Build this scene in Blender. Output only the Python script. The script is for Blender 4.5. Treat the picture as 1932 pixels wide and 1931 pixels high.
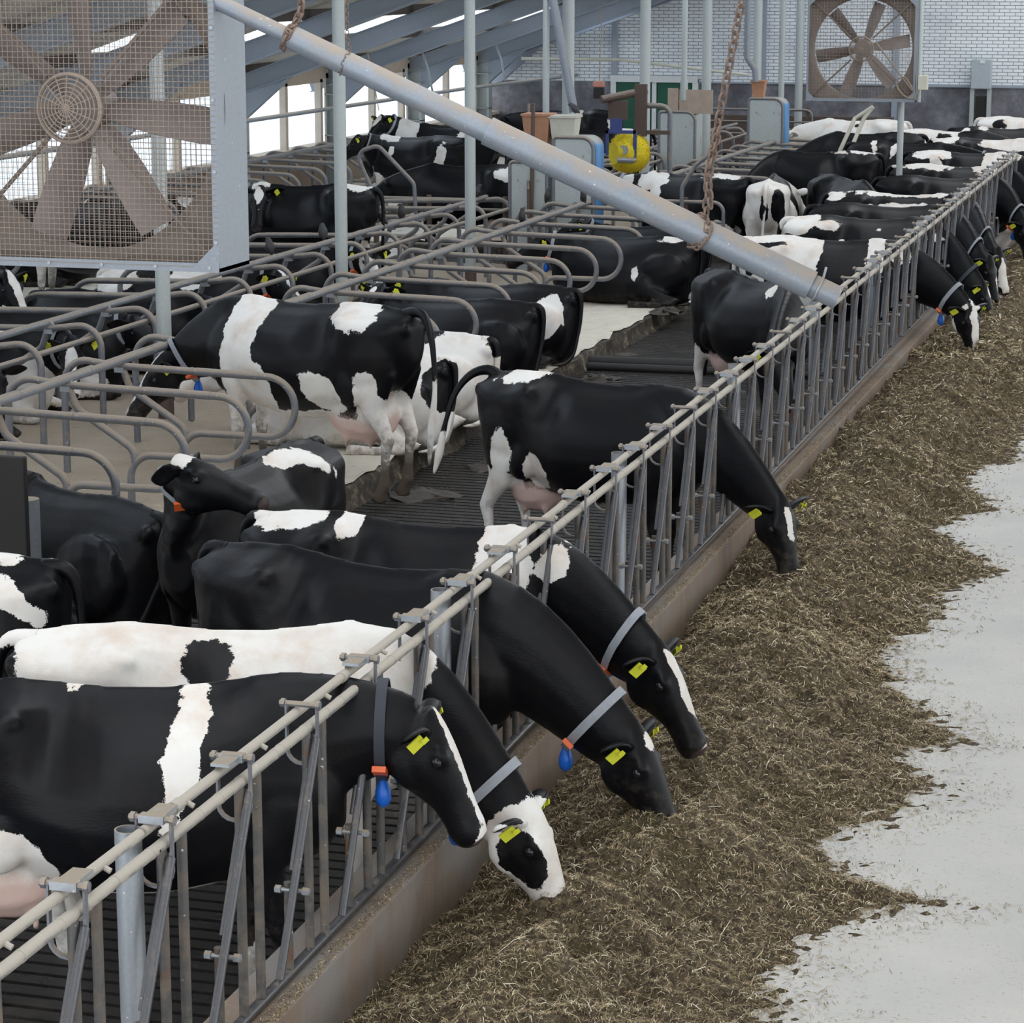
import bpy, math, random
import numpy as np
random.seed(7); rng = np.random.default_rng(7)
for o in list(bpy.data.objects): bpy.data.objects.remove(o, do_unlink=True)
S = bpy.context.scene; COL = S.collection

# ---------------------------------------------------------------- camera, sky, exposure
CAMP = (3.39, 0.0, 4.29); PITCH = 11.9326; YAW = 15.978
cam = bpy.data.cameras.new('camera'); co = bpy.data.objects.new('camera', cam); COL.objects.link(co)
co.location = CAMP; co.rotation_euler = (math.radians(90 - PITCH), 0, math.radians(YAW))
cam.sensor_fit = 'HORIZONTAL'; cam.sensor_width = 36.0; cam.lens = 36.0 * 4900 / 1932; cam.clip_end = 400
S.camera = co
S.view_settings.view_transform = 'Standard'; S.view_settings.look = 'None'; S.view_settings.gamma = 1.0; S.view_settings.exposure = 1.15
w = bpy.data.worlds.new('sky'); S.world = w; w.use_nodes = True
bg = w.node_tree.nodes['Background']; bg.inputs[0].default_value = (.92, .96, 1.0, 1); bg.inputs[1].default_value = 1.25
sun = bpy.data.lights.new('sun', 'SUN'); sun.energy = .25; sun.angle = math.radians(50); sun.color = (1, .98, .95)
so = bpy.data.objects.new('sun', sun); COL.objects.link(so); so.rotation_euler = (math.radians(18), math.radians(38), 0)

# ---------------------------------------------------------------- helpers
def tag(o, label=None, cat=None, group=None, kind=None):
    if label: o['label'] = label
    if cat: o['category'] = cat
    if group: o['group'] = group
    if kind: o['kind'] = kind
    return o

class MB:
    """collects boxes, tubes and lofts into ONE mesh"""
    def __init__(s): s.v = []; s.f = []
    def loft(s, rings, cap=True, closed=True):
        b = len(s.v); n = len(rings[0])
        for r in rings: s.v += [tuple(p) for p in r]
        for i in range(len(rings) - 1):
            for j in range(n if closed else n - 1):
                k = (j + 1) % n; s.f.append([b + i * n + j, b + i * n + k, b + (i + 1) * n + k, b + (i + 1) * n + j])
        if cap: s.f.append([b + j for j in range(n)][::-1]); e = b + (len(rings) - 1) * n; s.f.append([e + j for j in range(n)])
    def tube(s, pts, r, n=8, cap=True):
        P = np.array(pts, float); R = np.full(len(P), r) if np.isscalar(r) else np.array(r)
        rings = []; ref = None
        for i in range(len(P)):
            t = P[min(i + 1, len(P) - 1)] - P[max(i - 1, 0)]; t = t / (np.linalg.norm(t) + 1e-12)
            if ref is None:
                ref = np.array([0, 0, 1.]) if abs(t[2]) < .8 else np.array([1., 0, 0])
            ref = ref - t * ref.dot(t); ref /= np.linalg.norm(ref) + 1e-12
            b2 = np.cross(t, ref)
            rings.append([tuple(P[i] + R[i] * (ref * math.cos(a) + b2 * math.sin(a))) for a in np.linspace(0, 2 * math.pi, n, endpoint=False)])
        s.loft(rings, cap)
    def obox(s, c, ax, ay, az):
        c, ax, ay, az = map(lambda q: np.array(q, float), (c, ax, ay, az)); b = len(s.v)
        for i in (-1, 1):
            for j in (-1, 1):
                for k in (-1, 1): s.v.append(tuple(c + ax * i + ay * j + az * k))
        for q in ((0, 1, 3, 2), (4, 6, 7, 5), (0, 4, 5, 1), (2, 3, 7, 6), (0, 2, 6, 4), (1, 5, 7, 3)): s.f.append([b + i for i in q])
    def box(s, lo, hi):
        lo = np.array(lo, float); hi = np.array(hi, float); c = (lo + hi) / 2; h = (hi - lo) / 2
        s.obox(c, (h[0], 0, 0), (0, h[1], 0), (0, 0, h[2]))
    def add_xf(s, o, d, a, u, c):
        b = len(s.v); M = np.stack([d, a, u])
        s.v += [tuple(np.array(p) @ M + c) for p in o.v]; s.f += [[i + b for i in f] for f in o.f]
    def build(s, name, mat, parent=None, smooth=True, loc=None, bevel=0.):
        me = bpy.data.meshes.new(name)
        v = np.array(s.v, float)
        if loc is None: loc = (0, 0, 0)
        me.from_pydata((v - np.array(loc)).tolist(), [], s.f)
        me.materials.append(mat)
        if smooth:
            me.polygons.foreach_set('use_smooth', np.ones(len(me.polygons), bool))
            me.set_sharp_from_angle(angle=math.radians(42))
        me.update()
        o = bpy.data.objects.new(name, me); COL.objects.link(o); o.location = loc
        if parent is not None: o.parent = parent
        if bevel:
            md = o.modifiers.new('b', 'BEVEL'); md.width = bevel; md.segments = 2
        return o

def empty(name, loc, label=None, cat=None, group=None, rz=0.):
    o = bpy.data.objects.new(name, None); COL.objects.link(o); o.location = loc; o.rotation_euler = (0, 0, rz); o.empty_display_size = .1
    return tag(o, label, cat, group)

def copy_tree(o, parent=None):
    c = o.copy(); COL.objects.link(c)
    if parent is not None: c.parent = parent
    for ch in list(o.children): copy_tree(ch, c)
    return c

def fillet(pts, r, n=6):
    P = [np.array(p, float) for p in pts]; out = [P[0]]
    for i in range(1, len(P) - 1):
        a, b, c = P[i - 1], P[i], P[i + 1]
        u = (a - b) / np.linalg.norm(a - b); v = (c - b) / np.linalg.norm(c - b)
        rr = r[i - 1] if hasattr(r, '__len__') else r
        th = math.acos(np.clip(u.dot(v), -1, 1))
        if th > math.pi - .02: out.append(b); continue
        dl = min(rr / math.tan(th / 2), .499 * np.linalg.norm(a - b), .499 * np.linalg.norm(c - b)); rr = dl * math.tan(th / 2)
        bis = (u + v) / np.linalg.norm(u + v); cen = b + bis * rr / math.sin(th / 2)
        p0 = b + u * dl - cen; p1 = b + v * dl - cen; om = math.acos(np.clip(p0.dot(p1) / rr / rr, -1, 1))
        for k in range(n + 1):
            t = k / n; out.append(cen + (math.sin((1 - t) * om) * p0 + math.sin(t * om) * p1) / math.sin(om))
    out.append(P[-1]); return out

def smooth_path(pts, rad, k):
    P = np.array(pts, float); n = len(P); out = []; ro = []
    for i in range(n - 1):
        p0, p1, p2, p3 = P[max(i - 1, 0)], P[i], P[i + 1], P[min(i + 2, n - 1)]
        for j in range(k):
            t = j / k; out.append(.5 * (2 * p1 + (p2 - p0) * t + (2 * p0 - 5 * p1 + 4 * p2 - p3) * t * t + (3 * p1 - p0 - 3 * p2 + p3) * t ** 3)); ro.append(rad[i] * (1 - t) + rad[i + 1] * t)
    out.append(P[-1]); ro.append(rad[-1]); return out, ro

def voxel(m, size):
    me = bpy.data.meshes.new('tmp'); me.from_pydata(m.v, [], m.f); o = bpy.data.objects.new('tmp', me); COL.objects.link(o)
    md = o.modifiers.new('r', 'REMESH'); md.mode = 'VOXEL'; md.voxel_size = size
    dg = bpy.context.evaluated_depsgraph_get(); ev = o.evaluated_get(dg); m2 = ev.to_mesh()
    V = np.zeros(len(m2.vertices) * 3); m2.vertices.foreach_get('co', V); V = V.reshape(-1, 3)
    F = [list(p.vertices) for p in m2.polygons]
    ev.to_mesh_clear(); bpy.data.objects.remove(o, do_unlink=True); bpy.data.meshes.remove(me)
    return V, F

def relax(V, F, it, lam=.5):
    q = np.array(F) if all(len(f) == 4 for f in F) else None
    if q is None: E = np.array([(f[i], f[(i + 1) % len(f)]) for f in F for i in range(len(f))])
    else: E = np.concatenate([q[:, [0, 1]], q[:, [1, 2]], q[:, [2, 3]], q[:, [3, 0]]])
    n = len(V); cnt = np.bincount(E[:, 0], minlength=n) + np.bincount(E[:, 1], minlength=n)
    for i in range(it):
        lm = lam if i % 2 == 0 else -lam * .82
        A = np.stack([np.bincount(E[:, 0], V[E[:, 1], k], n) + np.bincount(E[:, 1], V[E[:, 0], k], n) for k in range(3)], 1) / np.maximum(cnt, 1)[:, None]
        V = V + lm * (A - V)
    return V

def sm(a, b, t):
    t = np.clip((t - a) / (b - a), 0, 1); return t * t * (3 - 2 * t)
# ---------------------------------------------------------------- materials
MAT = {}
class NT:
    def __init__(s, name, rough=.5, metal=0.):
        m = bpy.data.materials.new(name); m.use_nodes = True; s.m = m; s.t = m.node_tree; s.b = s.t.nodes['Principled BSDF']
        s.b.inputs['Roughness'].default_value = rough; s.b.inputs['Metallic'].default_value = metal; MAT[name] = m
    def n(s, typ, **kw):
        x = s.t.nodes.new(typ)
        for k, v in kw.items():
            if k.startswith('i_'):
                key = k[2:]; key = int(key) if key.isdigit() else key
                if hasattr(v, 'is_output') and v.is_output: s.t.links.new(v, x.inputs[key])
                else: x.inputs[key].default_value = v
            else: setattr(x, k, v)
        return x
    def link(s, a, b): s.t.links.new(a, b)
    def coords(s, kind='Object'): return s.n('ShaderNodeTexCoord').outputs[kind]
    def noise(s, scale, detail=4., rough=.55, vec=None, dist=0.):
        x = s.n('ShaderNodeTexNoise'); x.inputs['Scale'].default_value = scale; x.inputs['Detail'].default_value = detail; x.inputs['Roughness'].default_value = rough; x.inputs['Distortion'].default_value = dist
        s.link(vec if vec is not None else s.coords(), x.inputs['Vector']); return x.outputs['Fac']
    def attr(s, name): return s.n('ShaderNodeAttribute', attribute_name=name).outputs['Fac']
    def math(s, op, a, b=0., c=None):
        x = s.n('ShaderNodeMath', operation=op)
        for i, v in enumerate((a, b) if c is None else (a, b, c)):
            if hasattr(v, 'is_output'): s.link(v, x.inputs[i])
            else: x.inputs[i].default_value = v
        return x.outputs[0]
    def step(s, v, lo, hi, t0=0., t1=1.):
        x = s.n('ShaderNodeMapRange', interpolation_type='SMOOTHSTEP'); s.link(v, x.inputs[0])
        for i, q in enumerate((lo, hi, t0, t1)): x.inputs[i + 1].default_value = q
        return x.outputs[0]
    def mix(s, f, a, b):
        x = s.n('ShaderNodeMix', data_type='RGBA')
        for i, v in ((0, f), (6, a), (7, b)):
            if hasattr(v, 'is_output'): s.link(v, x.inputs[i])
            elif i == 0: x.inputs[i].default_value = v
            else: x.inputs[i].default_value = (*v, 1)
        return x.outputs[2]
    def ramp(s, v, stops):
        x = s.n('ShaderNodeValToRGB'); e = x.color_ramp.elements
        while len(e) < len(stops): e.new(.5)
        for k, (p, c) in enumerate(stops): e[k].position = p; e[k].color = (*c, 1)
        s.link(v, x.inputs[0]); return x.outputs[0]
    def col(s, c):
        if hasattr(c, 'is_output'): s.link(c, s.b.inputs['Base Color'])
        else: s.b.inputs['Base Color'].default_value = (*c, 1)
    def rough(s, v): s.link(v, s.b.inputs['Roughness'])
    def bump(s, h, strength=.3, dist=.01):
        x = s.n('ShaderNodeBump'); x.inputs['Strength'].default_value = strength; x.inputs['Distance'].default_value = dist
        s.link(h, x.inputs['Height']); s.link(x.outputs[0], s.b.inputs['Normal'])

def plain(name, c, rough=.5, metal=0., var=.0, scale=8.):
    t = NT(name, rough, metal)
    if var:
        f = t.noise(scale); t.col(t.mix(f, tuple(max(q * (1 - var), 0) for q in c), tuple(min(q * (1 + var), 1) for q in c)))
    else: t.col(c)
    return t.m

def mk_hide():
    t = NT('hide', .48)
    co = t.coords()
    n1 = t.noise(7., 3., .5, co); n2 = t.noise(38., 4., .65, co); n3 = t.noise(150., 2., .5, co)
    f = t.math('ADD', t.attr('coat'), t.math('ADD', t.math('MULTIPLY_ADD', n1, .11, -.055), t.math('ADD', t.math('MULTIPLY_ADD', n2, .032, -.016), t.math('MULTIPLY_ADD', n3, .02, -.01))))
    wf = t.step(f, -.0025, .0025)
    dusty = t.step(t.noise(5., 5., .6, co), .50, .78)
    blk = t.mix(t.math('MULTIPLY', dusty, .55), (.0040, .0043, .0060), (.016, .012, .010))
    wht = t.mix(t.step(t.noise(4., 5., .6, co), .40, .75), (.78, .765, .74), (.66, .57, .50))
    c = t.mix(wf, blk, wht)
    dn = t.noise(16., 6., .7, co)
    df = t.math('MULTIPLY', t.step(t.math('ADD', dn, t.math('MULTIPLY', t.attr('dirt'), .55)), .56, .82), t.math('MULTIPLY', t.attr('dirt'), 1.5))
    c = t.mix(df, c, (.105, .082, .064))
    sk = t.step(t.math('ADD', t.attr('skin'), t.math('MULTIPLY_ADD', n2, .03, -.015)), .0, .03)
    c = t.mix(sk, c, t.mix(t.noise(6., 3., .5, co), (.62, .43, .38), (.78, .58, .52)))
    ns = t.step(t.attr('nose'), .004, .012)
    c = t.mix(ns, c, t.mix(t.noise(14., 2., .5, co), (.02, .018, .02), (.10, .06, .06)))
    t.col(c)
    t.rough(t.mix(wf, (.42,) * 3, (.70,) * 3))
    t.b.inputs['Specular IOR Level'].default_value = .20
    t.b.inputs['Sheen Weight'].default_value = .0; t.b.inputs['Sheen Roughness'].default_value = .4; t.b.inputs['Sheen Tint'].default_value = (.75, .85, 1, 1)
    st = t.n('ShaderNodeMapping'); st.inputs['Scale'].default_value = (6, 60, 30); t.link(co, st.inputs[0])
    t.bump(t.math('ADD', t.math('MULTIPLY', t.noise(9., 3., .5, co), .5), t.math('MULTIPLY', t.noise(4., 2., .5, st.outputs[0]), .22)), .35, .012)
mk_hide()
plain('eye', (.012, .010, .014), .05)
plain('tag', (.72, .74, .05), .5); plain('orange', (.75, .13, .03), .45); plain('blue', (.01, .13, .62), .35)
plain('collar_grey', (.30, .32, .36), .6, var=.2, scale=30.); plain('collar_black', (.03, .035, .05), .6)
# ---------------------------------------------------------------- more materials
def mk_metal(name, c, dirt, amt=.5, rough=.45, metal=.55, rust=None, top=.5, soft=.23):
    t = NT(name, rough, metal); co = t.coords()
    n = t.noise(9., 5., .65, co); n2 = t.noise(70., 3., .6, co)
    g = t.n('ShaderNodeNewGeometry'); sx = t.n('ShaderNodeSeparateXYZ'); t.link(g.outputs['Normal'], sx.inputs[0])
    up = t.math('MULTIPLY', t.step(sx.outputs[2], -.1, .8), top)
    f = t.step(t.math('ADD', t.math('ADD', n, up), t.math('MULTIPLY_ADD', n2, .35, -.175)), 1.135 - amt - soft / 2, 1.135 - amt + soft / 2)
    base = t.mix(n2, tuple(q * .8 for q in c), tuple(min(q * 1.15, 1) for q in c))
    cc = t.mix(f, base, dirt)
    if rust:
        cc = t.mix(t.step(t.noise(3.5, 5., .7, co), .56, .70), cc, rust)
    sp = t.step(t.noise(55., 1., .3, co), .76, .80); cc = t.mix(t.math('MULTIPLY', sp, .7), cc, (.75, .74, .70))
    t.col(cc); t.rough(t.mix(f, (rough,) * 3, (.85,) * 3)); t.link(t.math('MULTIPLY_ADD', f, -metal, metal), t.b.inputs['Metallic'])
    t.bump(n2, .12, .004)
mk_metal('galv', (.36, .39, .43), (.30, .255, .20), .35)
mk_metal('rail_top', (.34, .335, .32), (.42, .385, .335), .62, .5)
mk_metal('upright', (.12, .118, .118), (.165, .135, .11), .60, .42, .45, rust=(.17, .085, .05), top=.1)
mk_metal('lockbar', (.115, .118, .13), (.19, .16, .135), .45, .36, .6, top=.1)
mk_metal('cubicle', (.20, .21, .24), (.30, .255, .21), .50, .45, .5)
mk_metal('neckrail', (.33, .36, .42), (.27, .235, .20), .40, .4, .6)
mk_metal('pipe', (.25, .285, .335), (.34, .285, .235), .40, .42, .25, top=.36, soft=.62)
mk_metal('column', (.46, .50, .50), (.42, .38, .31), .30, .5, .15, top=0.)
mk_metal('beam', (.36, .41, .48), (.36, .34, .32), .25, .5, .15, top=0.)
mk_metal('fanbox', (.27, .30, .34), (.24, .23, .22), .40, .5, .35, top=.1)
mk_metal('feeder', (.50, .55, .55), (.36, .29, .22), .40, .5, .3, rust=(.30, .17, .10), top=.1)
mk_metal('chain', (.16, .12, .10), (.20, .14, .11), .6, .6, .4)
mk_metal('bluepanel', (.10, .30, .62), (.40, .40, .38), .30, .45, .0, top=.6)
mk_metal('brownsteel', (.12, .085, .07), (.20, .16, .13), .4, .6, .3)
plain('fan_brown', (.20, .162, .138), .75, var=.3, scale=12.); plain('wire', (.30, .245, .205), .7, .2, var=.3, scale=40.)
plain('blade', (.24, .20, .185), .5, .2, var=.35, scale=6.)
plain('hopper_orange', (.46, .235, .14), .6, var=.3); plain('hopper_beige', (.55, .54, .46), .6, var=.2); plain('bluesteel', (.05, .075, .24), .5, var=.3)
plain('yellow', (.78, .62, .02), .7, var=.25, scale=30.); plain('dark', (.012, .011, .011), .8); plain('boardwood', (.40, .32, .26), .8, var=.2)
plain('rope', (.45, .36, .30), .9); plain('bird', (.025, .024, .028), .5, var=.6, scale=120.); plain('pink', (.60, .26, .21), .7); plain('whiteframe', (.78, .80, .80), .5, var=.08)
plain('door', (.010, .105, .062), .55, var=.25, scale=5.); plain('woodpost', (.62, .53, .44), .8, var=.2); plain('greybox', (.42, .48, .52), .5, var=.1)
plain('rubber', (.014, .013, .013), .6, var=.3); plain('underroof', (.60, .57, .52), .85, var=.2, scale=1.5); plain('darkroof', (.10, .09, .085), .9, var=.3)
plain('pale', (.62, .66, .70), .8, var=.1); plain('grass', (.30, .36, .20), .9, var=.3, scale=2.)

t = NT('brick', .75); co = t.coords(); sp = t.n('ShaderNodeSeparateXYZ'); t.link(co, sp.inputs[0]); cb = t.n('ShaderNodeCombineXYZ'); t.link(sp.outputs[0], cb.inputs[0]); t.link(sp.outputs[2], cb.inputs[1])
b = t.n('ShaderNodeTexBrick'); t.link(cb.outputs[0], b.inputs['Vector'])
for k, v in (('Scale', 1.), ('Mortar Size', .0080), ('Mortar Smooth', .15), ('Brick Width', .225), ('Row Height', .074), ('Bias', -.2)): b.inputs[k].default_value = v
b.inputs['Color1'].default_value = (.90, .93, .96, 1); b.inputs['Color2'].default_value = (.83, .87, .91, 1); b.inputs['Mortar'].default_value = (.27, .29, .32, 1)
c = t.mix(t.math('MULTIPLY', t.step(t.noise(.9, 5., .65, co), .48, .72), .35), b.outputs['Color'], (.33, .34, .38)); t.col(c); t.bump(b.outputs['Fac'], -.3, .01)

t = NT('plinth', .85); co = t.coords(); t.col(t.ramp(t.noise(1.6, 7., .72, co), [(.30, (.085, .083, .09)), (.5, (.165, .165, .185)), (.68, (.30, .30, .33))])); t.bump(t.noise(30., 3., .6, co), .15, .01)

t = NT('curb', .85); co = t.coords(); m1 = t.n('ShaderNodeMapping'); m1.inputs['Scale'].default_value = (1, 1, .15); t.link(co, m1.inputs[0])
a = t.mix(t.noise(5., 6., .7, m1.outputs[0]), (.09, .072, .06), (.37, .27, .20)); a = t.mix(t.step(t.noise(160., 2., .5, co), .58, .72), a, (.40, .36, .31)); a = t.mix(t.step(t.noise(1.1, 4., .6, co), .45, .7), a, (.25, .235, .225)); t.col(a)
t.bump(t.noise(120., 3., .6, co), .5, .006)

t = NT('alley', .8); co = t.coords(); a = t.mix(t.noise(1.3, 6., .65, co), (.44, .445, .45), (.68, .665, .63)); a = t.mix(t.step(t.noise(42., 5., .8, co), .57, .70), a, (.30, .26, .19))
a = t.mix(t.math('MULTIPLY', t.step(t.noise(140., 2., .6, co), .60, .70), .6), a, (.60, .58, .51)); t.col(a); t.bump(t.noise(60., 4., .6, co), .12, .005)

t = NT('slat', .30); co = t.coords(); a = t.mix(t.noise(2.2, 6., .7, co), (.008, .0065, .006), (.036, .030, .027)); a = t.mix(t.step(t.noise(.55, 4., .7, co), .56, .74), a, (.20, .17, .135)); t.col(a)
t.rough(t.mix(t.noise(3., 5., .7, co), (.07,) * 3, (.42,) * 3)); t.bump(t.noise(45., 6., .8, co), .9, .02)

t = NT('bed', .9); co = t.coords(); sx = t.n('ShaderNodeSeparateXYZ'); t.link(co, sx.inputs[0])
a = t.mix(t.noise(3., 7., .7, co), (.26, .205, .15), (.40, .335, .26)); ed = t.step(t.math('ADD', sx.outputs[0], t.math('MULTIPLY_ADD', t.noise(2.5, 5., .65, co), 1.5, -.75)), -4.7, -4.1)
ed2 = t.step(t.math('ADD', sx.outputs[0], t.math('MULTIPLY_ADD', t.noise(2.5, 5., .65, co), 1.5, -.75)), -8.1, -8.6)
lt = t.mix(t.noise(6., 6., .7, co), (.52, .475, .39), (.76, .73, .64)); a = t.mix(t.math('MAXIMUM', ed, ed2), a, lt)
a = t.mix(t.math('MULTIPLY', t.step(t.noise(9., 6., .75, co), .60, .70), .85), a, (.09, .07, .055)); a = t.mix(t.step(t.noise(110., 2., .6, co), .60, .75), a, (.62, .55, .44)); t.col(a); t.bump(t.noise(50., 5., .7, co), .6, .012)

t = NT('bededge', .7); co = t.coords(); t.col(t.ramp(t.noise(7., 6., .75, co), [(.40, (.022, .018, .014)), (.55, (.07, .055, .04)), (.72, (.35, .30, .24))])); t.bump(t.noise(30., 5., .7, co), .5, .01)
t = NT('dung', .35); co = t.coords(); t.col(t.mix(t.noise(20., 5., .7, co), (.018, .014, .011), (.075, .06, .045))); t.bump(t.noise(45., 4., .7, co), .8, .015)
t = NT('leftfloor', .6); co = t.coords(); a = t.mix(t.noise(1.5, 6., .7, co), (.42, .40, .35), (.66, .63, .55)); a = t.mix(t.step(t.noise(2.5, 6., .7, co), .52, .66), a, (.10, .085, .07)); t.col(a)
t = NT('screed', .8); co = t.coords(); a = t.mix(t.noise(2., 6., .7, co), (.16, .115, .085), (.32, .25, .19)); t.col(a)

t = NT('skylight', .5); tr = t.n('ShaderNodeBsdfTranslucent'); tr.inputs[0].default_value = (.95, .97, 1, 1); tp = t.n('ShaderNodeBsdfTransparent'); tp.inputs[0].default_value = (.9, .95, 1, 1)
mx = t.n('ShaderNodeMixShader'); mx.inputs[0].default_value = .6; t.link(tr.outputs[0], mx.inputs[1]); t.link(tp.outputs[0], mx.inputs[2]); t.link(mx.outputs[0], t.t.nodes['Material Output'].inputs[0])
t = NT('pane', .1); gl = t.n('ShaderNodeBsdfGlossy'); gl.inputs[1].default_value = .1; tp = t.n('ShaderNodeBsdfTransparent'); tp.inputs[0].default_value = (.93, .97, 1, 1); mx = t.n('ShaderNodeMixShader'); mx.inputs[0].default_value = .06
t.link(tp.outputs[0], mx.inputs[1]); t.link(gl.outputs[0], mx.inputs[2]); t.link(mx.outputs[0], t.t.nodes['Material Output'].inputs[0])

def struct(name, mb, mat, smooth=False, **k): return tag(mb.build(name, MAT[mat], smooth=smooth, **k), kind='structure')
ORD = ['first', 'second', 'third', 'fourth', 'fifth', 'sixth', 'seventh', 'eighth', 'ninth', 'tenth', 'eleventh', 'twelfth', 'thirteenth', 'fourteenth', 'fifteenth', 'sixteenth', 'seventeenth', 'eighteenth', 'nineteenth', 'twentieth'] + ['twenty-' + q for q in ('first', 'second', 'third', 'fourth', 'fifth', 'sixth', 'seventh', 'eighth', 'ninth')]

# ---------------------------------------------------------------- the shell
YB = 57.0; XL = -13.3
m = MB(); m.box((.1, -2, -.3), (9, YB, .10)); struct('floor_feed_alley', m, 'alley')
m = MB(); m.box((-14, 3, -.5), (.1, YB, -.12)); struct('floor_pit', m, 'dark')
m = MB()
def slats(x0, x1, y0, y1):
    y = y0
    while y < y1: m.box((x0, y, -.12), (x1, y + .084, 0)); y += .115
slats(-3.5, -.16, 5.5, YB); slats(-9.0, -3.5, 34.6, 37.4)
struct('floor_slats', m, 'slat')
def bed(name, x0, x1, y0, y1):
    nx, ny = max(int((x1 - x0) / .16), 2), int((y1 - y0) / .16)
    X = np.linspace(x0, x1, nx + 1); Yv = np.linspace(y0, y1, ny + 1); G = rng.normal(size=(nx + 1, ny + 1)); 
    for _ in range(2): G[1:-1, 1:-1] = (G[1:-1, 1:-1] * 2 + G[:-2, 1:-1] + G[2:, 1:-1] + G[1:-1, :-2] + G[1:-1, 2:]) / 6
    J = rng.normal(size=(2, ny + 1)) * .010
    mm = MB(); mm.v = [(X[i] + (J[0, j] if i == 0 else J[1, j] if i == nx else 0), Yv[j], .2 + G[i, j] * .016) for i in range(nx + 1) for j in range(ny + 1)]
    mm.f = [[i * (ny + 1) + j, (i + 1) * (ny + 1) + j, (i + 1) * (ny + 1) + j + 1, i * (ny + 1) + j + 1] for i in range(nx) for j in range(ny)]
    struct(name, mm, 'bed', smooth=True)
    mm = MB(); mm.box((x0 + .03, y0 + .02, -.12), (x1 - .03, y1 - .02, .17)); struct(name + '_base', mm, 'bededge')
    mm = MB()
    for xx, jj in ((x0, 0), (x1, 1)):
        r = []
        for j in range(ny + 1):
            q = xx + J[jj, j]; s_ = 1 if jj else -1
            r.append([(q - s_ * .03, Yv[j], .2 + G[0 if jj == 0 else nx, j] * .016), (q + s_ * .02, Yv[j], .16), (q + s_ * (.025 + .012 * rng.random()), Yv[j], .06), (q + s_ * (.04 + .05 * rng.random()), Yv[j], -.005)])
        mm.loft(r, cap=False, closed=False)
    struct(name + '_edge', mm, 'bededge', smooth=True)
m = MB(); m.box((-10.95, 14, -.12), (-8.95, YB, .0)); struct('floor_left_alley', m, 'leftfloor')
bed('floor_beds_near', -9.0, -3.5, 9, 34.6); bed('floor_beds_far', -9.0, -3.5, 37.4, 52); bed('floor_beds_wall', XL, -10.9, 14, 54)
m = MB(); m.box((-.16, 4, -.12), (.1, 46, .49)); struct('curb', m, 'curb', bevel=.012)
m = MB(); m.box((-14, YB, -.2), (9, YB + .3, 1.7)); struct('wall_plinth', m, 'plinth')
m = MB(); m.box((-14, YB + .02, 1.7), (9, YB + .3, 9)); struct('wall_back', m, 'brick')
m = MB(); m.box((-3.6, YB - .06, 1.67), (9, YB, 1.73)); m.box((-8.9, YB - .05, 1.69), (-3.6, YB, 1.73)); struct('trim_1', m, 'beam')
# left wall: low wall, sill, timber posts and open bays with netting
m = MB(); m.box((XL - .2, 12, -.2), (XL, YB, .95)); struct('wall_left', m, 'screed')
m = MB(); m.box((XL - .25, 12, .95), (XL + .08, YB, 1.02)); struct('trim_2', m, 'woodpost')
m = MB(); m.box((XL - .2, 12, 2.20), (XL + .02, YB, 2.62)); struct('trim_3', m, 'woodpost')
FR = [21.77 + 4.82 * k for k in range(-2, 8)]
for k, y in enumerate(FR[:-1]):
    if k < 1: continue
    f = MB()
    for yy in (y + .32, y + 2.7, y + 4.5): f.box((XL - .12, yy - .06, 1.02), (XL - .0, yy + .06, 2.2))
    f.box((XL - .1, y + .2, 2.14), (XL, y + 4.6, 2.2))
    wdo = tag(f.build('window_%d' % k, MAT['woodpost'], smooth=False), kind='structure')
    p = MB(); p.box((XL - .065, y + .3, 1.02), (XL - .055, y + 4.5, 2.16)); p.build('pane', MAT['pane'], wdo, smooth=False)
# outside the open wall
m = MB(); m.box((-60, -10, -.4), (-14.2, 90, -.2)); struct('floor_yard', m, 'pale')
m = MB(); m.box((-34, 20, -.3), (-30, 78, 3.1)); m.box((-35, 19, 3.1), (-29.5, 79, 3.3)); tag(m.build('shed', MAT['pale'], smooth=False), 'pale long shed seen outside through the left wall openings', 'shed')

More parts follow.
